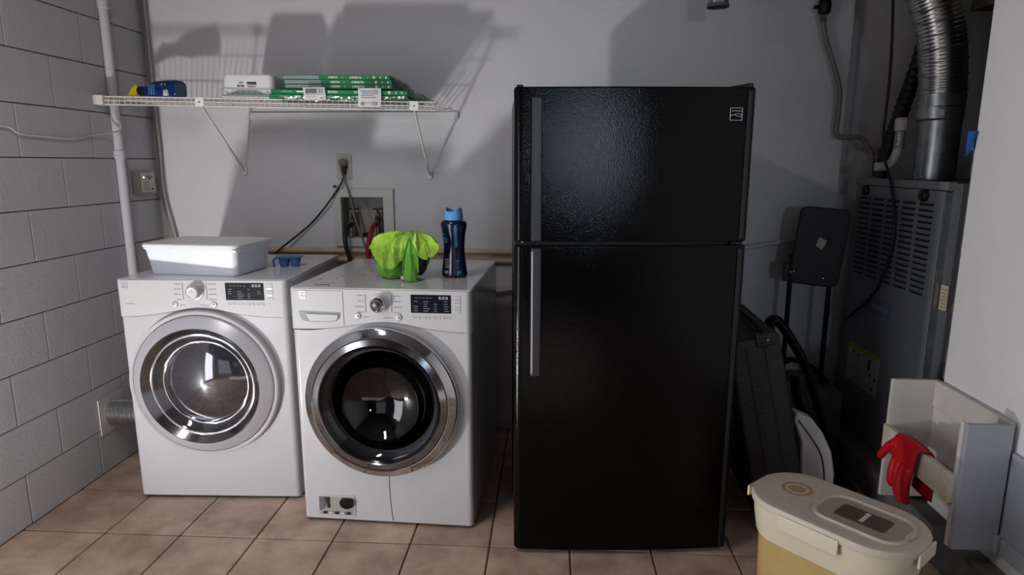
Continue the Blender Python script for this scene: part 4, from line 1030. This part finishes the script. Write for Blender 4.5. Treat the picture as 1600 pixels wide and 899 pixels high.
dist = 0; last = axis[0]; nextd = 0.03
for i in range(1, m_ - 1):
    dist += (axis[i] - last).length; last = axis[i]
    if dist >= nextd:
        nextd += 0.055
        T = (axis[i + 1] - axis[i - 1]).normalized(); q = T.to_track_quat('Z', 'X').to_matrix().to_4x4()
        B().tube([axis[i] + q.to_3x3() @ Vector((math.cos(R(k)) * 0.088, math.sin(R(k)) * 0.088, 0.018 * math.sin(R(k)))) for k in range(0, 361, 15)], 0.0028, 6, 0).out('wire_rib', 'alum', du)

pv = thing('condensate_pipe', 'white plastic elbow pipe with clear trap on the furnace', 'pipe', (1.484, 2.93, 1.336))
B().tube([(0.012, 0, 0.20), (0.010, 0, 0.135), (0.004, 0, 0.10), (-0.012, 0.0, 0.068), (-0.04, 0, 0.052), (-0.075, 0, 0.050)], 0.019, 14).out('elbow', 'pvc', pv)
B().lathe([(0.0, 0.258), (0.02, 0.256), (0.026, 0.25), (0.026, 0.205), (0.022, 0.20)], 18, Matrix.Translation((0.012, 0, 0))).out('end_cap', 'pvc', pv)
B().lathe([(0.0225, 0.205), (0.0225, 0.125)], 18, Matrix.Translation((0.011, 0, 0))).out('clear_trap', 'film', pv)
gs = thing('gas_line', 'flexible grey gas connector with black valve in the back right corner', 'gas pipe', (1.23, 3.2, 2.06))
gp = [(1.233,3.2,2.055),(1.253,3.2,1.966),(1.298,3.2,1.853),(1.337,3.2,1.738),(1.341,3.2,1.637),(1.340,3.2,1.550),(1.360,3.2,1.523),(1.425,3.2,1.523),(1.462,3.2,1.515),(1.490,3.2,1.478),(1.502,3.17,1.431),(1.50,3.16,1.338)]
B().tube([(x - 1.23, y - 3.2, z - 2.06) for x, y, z in gp], 0.0115, 10, 6).out('flex_pipe', 'greycord', gs)
B().tube([(0.004, 0, 0.0), (0.006, 0, 0.49)], 0.012, 10, 0).out('supply_pipe', 'blackmetal', gs)
B().lathe([(0.012, -0.04), (0.026, -0.03), (0.030, 0.0), (0.026, 0.025), (0.012, 0.035)], 14, Matrix.Translation((0.006, 0, 0.045))).out('valve_body', 'blackmetal', gs)
B().box(-0.045, 0.0, -0.012, 0.004, 0.032, 0.048, 0.004).out('valve_lever', 'blackmetal', gs)
B().lathe([(0.013, -0.02), (0.017, -0.018), (0.017, 0.008), (0.013, 0.01)], 6, Matrix.Translation((0.004, 0, 0.0))).out('flare_nut', 'brass', gs)
cb = thing('control_cable', 'black cable looping down over the furnace front', 'cable', (1.432, 2.85, 1.34))
cp_ = [(1.43,3.02,2.30),(1.44,2.98,1.960),(1.44,2.96,1.781),(1.438,2.955,1.630),(1.432,2.942,1.524),(1.424,2.891,1.415),(1.426,2.829,1.325),(1.431,2.783,1.204),(1.431,2.769,1.072),(1.431,2.812,0.928),(1.431,2.900,0.811),(1.431,3.121,0.654)]
B().tube([(x - 1.432, y - 2.85, z - 1.34) for x, y, z in cp_], 0.0062, 8).out('cable_run', 'blackrub', cb)
dh = thing('insulated_hose', 'dark ribbed hose slanting up behind the silver duct', 'hose', (1.478, 3.035, 1.338))
ax2 = crom([(0.0, 0, 0.0), (0.03, 0, 0.14), (0.07, 0.0, 0.31), (0.12, 0.01, 0.50), (0.17, 0.02, 0.75)], 30)
B().tube(ax2, lambda q: 0.031 + 0.002 * math.sin(q * len(ax2) * 1.3), 16, 0).out('hose_run', 'blackrub', dh)
tp_ = thing('masking_tape', 'scrap of blue masking tape on the broken wall edge', 'tape', (RX - 0.003, JY, 1.49))
B().grid(lambda u, v: (-0.004 - 0.004 * math.sin(u * 5 + v * 3), -0.004 + 0.044 * u - 0.010 * v, -0.045 + 0.062 * v - 0.020 * u * (1 - v)), 8, 8).thicken(0.001).out('tape_scrap', 'tape', tp_)
lp = thing('ceiling_pipe', 'short round metal vent pipe hanging from the ceiling', 'pipe', (0.685, 2.9, 2.04))
B().lathe([(0.043, 0.0), (0.043, 0.507)], 28).out('pipe_run', 'galv', lp)
B().lathe([(0.043, 0.002), (0.046, 0.0), (0.046, 0.012), (0.043, 0.014)], 28).out('rim', 'furn2', lp)
B().lathe([(0.043, 0.004), (0.0, 0.004)], 28).out('dark_mouth', 'slot', lp)

# ------------------------------------------------------------------ folded stool on the plinth
st = thing('folding_stool', 'black folding stool standing folded in the corner by the furnace', 'stool', (1.225, 3.05, 0.36), R(-10))
SM = Matrix.Rotation(R(4), 4, 'Y')
seat = B().prism(rr_poly(0.215, 0.36, 0.035, 6, 0.0, 0.665), -0.012, 0.018, MF).bevel_all(0.008, 3).out('seat', 'blackfab', st)
seat.rotation_euler = (0, R(5), 0); seat.location = (-0.045, -0.035, 0)
B().prism([(-0.018, 0.672), (-0.008, 0.712), (0.026, 0.698), (0.012, 0.652)], 0.0183, 0.0190, MF).out('seat_sticker', 'warn', seat, label='small white sticker')
for sx, z1 in ((-0.092, 0.62), (0.080, 0.60)):
    B().tube([(sx, 0, 0.008), (sx, 0.004, z1)], 0.0115, 10, 0).out('leg', 'blackmetal', st)
B().tube([(-0.092, 0.0, 0.09), (-0.05, -0.03, 0.115), (0.03, -0.04, 0.085), (0.10, -0.02, 0.02)], 0.013, 10).out('foot_rail', 'blackmetal', st)
B().tube([(0.02, -0.03, 0.012), (0.115, -0.01, 0.012)], 0.0115, 10, 0).out('foot_bar', 'blackmetal', st)
for sx, z_ in ((-0.115, 0.545), (0.098, 0.715)): B().box(sx - 0.014, sx + 0.022, -0.03, 0.02, z_ - 0.05, z_ + 0.03, 0.005).out('hinge_plate', 'blackmetal', st)
for (x, z_) in ((-0.105, 0.545), (-0.09, 0.548), (0.04, 0.52)): B().lathe([(0, 0.004), (0.004, 0.003), (0.0045, 0)], 10, Matrix.Translation((x, -0.056, z_)) @ Matrix.Rotation(R(90), 4, 'X')).out('rivet', 'chrome', st)

# black padded case leaning on the fridge
cs = thing('folded_case', 'black padded folding case leaning against the side of the fridge', 'case', (0.815, 2.30, 0.0), rot=(0, R(-12.5), R(-2)))
B().box(0.0, 0.19, 0.0, 0.52, 0.043, 0.775, 0.018, 3).out('case_body', 'blackfab', cs)
for x in (0.062, 0.128): B().tube([(x, -0.001, 0.07), (x, -0.001, 0.75)], 0.0022, 6, 0).out('seam', 'blackpl', cs)
B().box(0.10, 0.175, -0.008, 0.03, 0.735, 0.785, 0.006).out('corner_cap', 'blackpl', cs)
B().tube([(0.13, 0.02, 0.78), (0.13, 0.10, 0.80), (0.13, 0.30, 0.80), (0.13, 0.42, 0.78)], 0.010, 8).out('carry_handle', 'blackpl', cs)
B().lathe([(0, 0.006), (0.006, 0.005), (0.008, 0)], 12, Matrix.Translation((0.14, -0.008, 0.76)) @ Matrix.Rotation(R(90), 4, 'X')).out('latch', 'brass', cs)
B().box(0.03, 0.16, 0.04, 0.48, 0.0415, 0.05).out('base_strip', 'blackpl', cs)

# exercise device with curved arm
em = thing('exercise_machine', 'folded exercise device with curved black arm and white shell', 'exercise machine', (1.138, 2.47, 0.0))
arm = [(0.945,2.60,0.52),(0.900,2.60,0.66),(0.876,2.60,0.745),(0.900,2.60,0.775),(0.955,2.60,0.712),(1.020,2.60,0.608),(1.066,2.60,0.497),(1.128,2.60,0.33),(1.200,2.60,0.125)]
B().tube([(x - 1.12, y - 2.47, z) for x, y, z in arm], lambda q: 0.036 - 0.008 * q, 14, 8, flat=0.6).out('curved_arm', 'blackmetal', em)
B().tube([(0.985 - 1.12, 0.08, 0.56), (1.0 - 1.12, 0.06, 0.46), (1.05 - 1.12, 0.05, 0.36), (1.10 - 1.12, 0.05, 0.2)], 0.04, 12, 6, flat=0.7).out('inner_frame', 'blackpl', em)
shp = [(0.937, 0.455), (0.998, 0.430), (1.045, 0.372), (1.085, 0.295), (1.105, 0.20), (1.105, 0.085), (1.07, 0.05), (1.02, 0.05), (0.975, 0.16), (0.968, 0.27), (0.966, 0.33), (0.932, 0.42)]
B().prism([(x - 1.12, z) for x, z in shp], 0.005, 0.07, MF).bevel_all(0.010, 3).out('white_shell', 'whiteshell', em)
B().tube([(0.945 - 1.12, -0.071, 0.425), (0.995 - 1.12, -0.071, 0.36), (1.04 - 1.12, -0.071, 0.29), (1.062 - 1.12, -0.071, 0.20), (1.066 - 1.12, -0.071, 0.09)], 0.0028, 6).out('shell_seam', 'blackpl', em)
B().box(-0.04, 0.11, -0.02, 0.17, 0.0, 0.12, 0.015, 3).out('foot', 'blackpl', em)

# ------------------------------------------------------------------ wooden bin by the closet
bn = thing('wooden_bin', 'painted wooden wall bin with slanting board edges below the white partition', 'bin', (1.26, 2.13, 0.14))
oz = -0.14
B().box(0.0, 0.168, 0.195, 0.213, 0.02, 0.622 + oz, 0.003).out('end_board', 'wood', bn)
B().box(0.148, 0.168, -0.195, 0.195, 0.525 + oz, 0.622 + oz, 0.003).out('upper_board', 'wood', bn)
B().box(0.155, 0.168, -0.195, 0.195, 0.06, 0.522 + oz, 0.002).out('back_board', 'wood', bn)
B().box(-0.006, 0.012, -0.198, 0.215, 0.350 + oz, 0.445 + oz, 0.003).out('ledge_board', 'woodold', bn, label='stained white board that the glove hangs on')
B().box(0.014, 0.150, -0.216, -0.199, 0.200 + oz, 0.620 + oz, 0.003).out('front_panel', 'woodgrey', bn, label='grey painted front panel')
B().box(0.012, 0.020, -0.198, -0.180, 0.200 + oz, 0.620 + oz, 0.002).out('corner_post', 'wood', bn)
B().box(0.150, 0.158, -0.206, -0.199, 0.26 + oz, 0.52 + oz, 0.001).out('dark_slot', 'slot', bn)
B().box(0.140, 0.168, -0.226, -0.205, 0.198 + oz, 0.255 + oz, 0.002).out('corner_block', 'woodgrey', bn)
B().box(0.158, 0.169, -0.60, -0.207, 0.195 + oz, 0.530 + oz, 0.002).out('side_board', 'woodgrey', bn)
B().box(0.150, 0.169, -0.60, -0.23, 0.195 + oz, 0.255 + oz, 0.002).out('bottom_rail', 'woodgrey', bn)

# red rubber glove draped over the ledge
gl = thing('rubber_glove', 'red rubber glove draped over the stained wooden board', 'glove', (1.248, 2.15, 0.45))
# local: y along the board (far +), x out from the board (towards -x), z up; board top at z=-0.005
g_ = B()
def blob(pts, radii, flat=0.5):
    g_.tube(pts, lambda q: radii[0] + (radii[-1] - radii[0]) * q if len(radii) == 2 else radii[min(len(radii) - 1, int(q * (len(radii) - 1) + 0.5))], 14, 5, flat=flat)
# palm: flat slab over the top edge and down the outer face
pts_out = [(0.012, 0.004), (-0.004, 0.010), (-0.018, 0.002), (-0.022, -0.03), (-0.024, -0.07), (-0.026, -0.118)]
def slab(yw0, yw1):
    n = len(pts_out); rings = []
    for i, (x, z) in enumerate(pts_out):
        t_ = i / (n - 1); ya = yw0[0] + (yw0[1] - yw0[0]) * t_; yb = yw1[0] + (yw1[1] - yw1[0]) * t_
        th = 0.0085
        if i < 2: nx, nz = 0.2, 1.0
        elif i == 2: nx, nz = -0.75, 0.65
        else: nx, nz = -1, 0
        l = math.hypot(nx, nz); nx /= l; nz /= l
        rings.append([(x + nx * th * math.sin(a_) * 1.0, (ya + yb) / 2 + (yb - ya) / 2 * math.cos(a_), z + nz * th * math.sin(a_)) for a_ in [2 * math.pi * k / 20 for k in range(20)]])
    g_.loft(rings)
slab((-0.088, -0.066), (0.072, 0.060))
for (y0, y1, zl, dx) in ((-0.052, -0.046, -0.200, 0.0), (-0.024, -0.019, -0.208, 0.004), (0.004, 0.009, -0.198, 0.0), (0.031, 0.038, -0.172, 0.004)):
    g_.tube([(-0.024, y0, -0.07), (-0.028 - dx, (y0 + y1) / 2, -0.115), (-0.026 - dx, y1, -0.16 if zl < -0.17 else -0.135), (-0.016 - dx, y1 + 0.004, zl)], lambda q: 0.0158 - 0.0025 * q, 12, 5)
g_.tube([(-0.02, 0.045, -0.015), (-0.028, 0.075, -0.045), (-0.033, 0.10, -0.075), (-0.034, 0.118, -0.105)], lambda q: 0.019 - 0.006 * q, 12, 5)
voxel(g_, 'redglove', 'glove_hand', gl)
g_ = B()
rings = []
for (x, z, ya, yb) in ((0.004, 0.006, -0.086, 0.066), (0.018, 0.006, -0.088, 0.06), (0.031, -0.008, -0.092, 0.05), (0.034, -0.06, -0.098, 0.03), (0.034, -0.12, -0.102, 0.02), (0.030, -0.165, -0.106, 0.02)):
    rings.append([(x + 0.007 * math.sin(a_), (ya + yb) / 2 + (yb - ya) / 2 * math.cos(a_), z + (0.007 * math.sin(a_) if z > -0.01 else 0)) for a_ in [2 * math.pi * k / 20 for k in range(20)]])
g_.loft(rings)
voxel(g_, 'redglove2', 'cuff', gl, label='darker cuff hanging behind the board')

# ------------------------------------------------------------------ pet food container
pc = thing('pet_food_container', 'cream lidded pet food container with tan body in the foreground', 'container', (0.842, 1.772, 0.0), R(-48))
def stad(w, d, r, z, n=8): return [(x, y, z) for x, y in rr_poly(w, d, r, n)]
B().loft([stad(0.385, 0.21, 0.09, 0.0), stad(0.40, 0.222, 0.095, 0.012), stad(0.425, 0.238, 0.10, 0.335)]).out('bin_body', 'tan', pc)
B().loft([stad(0.428, 0.241, 0.10, 0.285), stad(0.434, 0.246, 0.102, 0.290), stad(0.452, 0.262, 0.11, 0.345), stad(0.458, 0.268, 0.112, 0.385), stad(0.452, 0.262, 0.11, 0.389)]).out('collar', 'cream', pc)
lid = B().loft([stad(0.462, 0.272, 0.116, 0.386), stad(0.474, 0.284, 0.122, 0.389), stad(0.476, 0.286, 0.123, 0.402), stad(0.468, 0.278, 0.12, 0.410), stad(0.452, 0.262, 0.113, 0.4125), stad(0.43, 0.24, 0.105, 0.4115), stad(0.415, 0.225, 0.10, 0.4135)]).out('lid', 'creamlid', pc)
wc_ = (0.078, -0.005)
def st2(w, d, r, z, n=6): return [(x + wc_[0], y + wc_[1], z) for x, y in rr_poly(w, d, r, n)]
B().loft([st2(0.250, 0.176, 0.055, 0.4135), st2(0.248, 0.174, 0.055, 0.421), st2(0.234, 0.160, 0.05, 0.421), st2(0.228, 0.154, 0.048, 0.4150)]).out('window_rim', 'creamlid', lid)
wd_ = B().loft([st2(0.230, 0.156, 0.05, 0.4152), st2(0.196, 0.122, 0.036, 0.4160), st2(0.170, 0.098, 0.028, 0.4165)]).out('flip_window', 'lidwin', lid)
lbp = B().loft([st2(0.138, 0.082, 0.012, 0.4165), st2(0.136, 0.080, 0.011, 0.4175)]).out('brown_label', 'brownlab', wd_)
text('printed_name', 'zamndr', 0.021, 'paper', wd_, (wc_[0] + 0.001, wc_[1] + 0.004, 0.4178), (0, 0, R(90)), bold=0.0009)
B().box(wc_[0] + 0.112, wc_[0] + 0.130, -0.02, 0.02, 0.4135, 0.4215, 0.003).out('hinge_block', 'creamlid', lid)
B().box(wc_[0] - 0.140, wc_[0] - 0.122, -0.012, 0.014, 0.4135, 0.4175, 0.002).out('catch', 'creamlid', lid)
VM = Matrix.Translation((-0.125, 0.012, 0.4135))
B().lathe([(0.046, 0.0), (0.044, 0.0016), (0.040, 0.0016)], 40, VM).out('vent_ring', 'brownring', lid)
B().lathe([(0.040, 0.0014), (0.033, 0.0014)], 40, VM).out('vent_groove', 'brownring', lid)
B().lathe([(0.034, 0.0016), (0.033, 0.0024), (0.026, 0.0024), (0.025, 0.0016)], 40, VM).out('vent_disc', 'creamlid', lid)
B().lathe([(0.0255, 0.0018), (0.0, 0.0018)], 40, VM).out('vent_centre', 'brownring', lid)
for sy, rz in ((-1, 0), (1, 0)):
    lt = B().box(-0.10, 0.075, sy * 0.1435 - 0.004, sy * 0.1435 + 0.004, 0.352, 0.398, 0.003).out('side_latch', 'cream', pc)
B().box(-0.243, -0.235, -0.07, 0.05, 0.372, 0.405, 0.003).out('end_latch', 'cream', pc)
B().box(0.235, 0.2425, -0.05, 0.06, 0.36, 0.40, 0.003).out('end_latch', 'cream', pc)
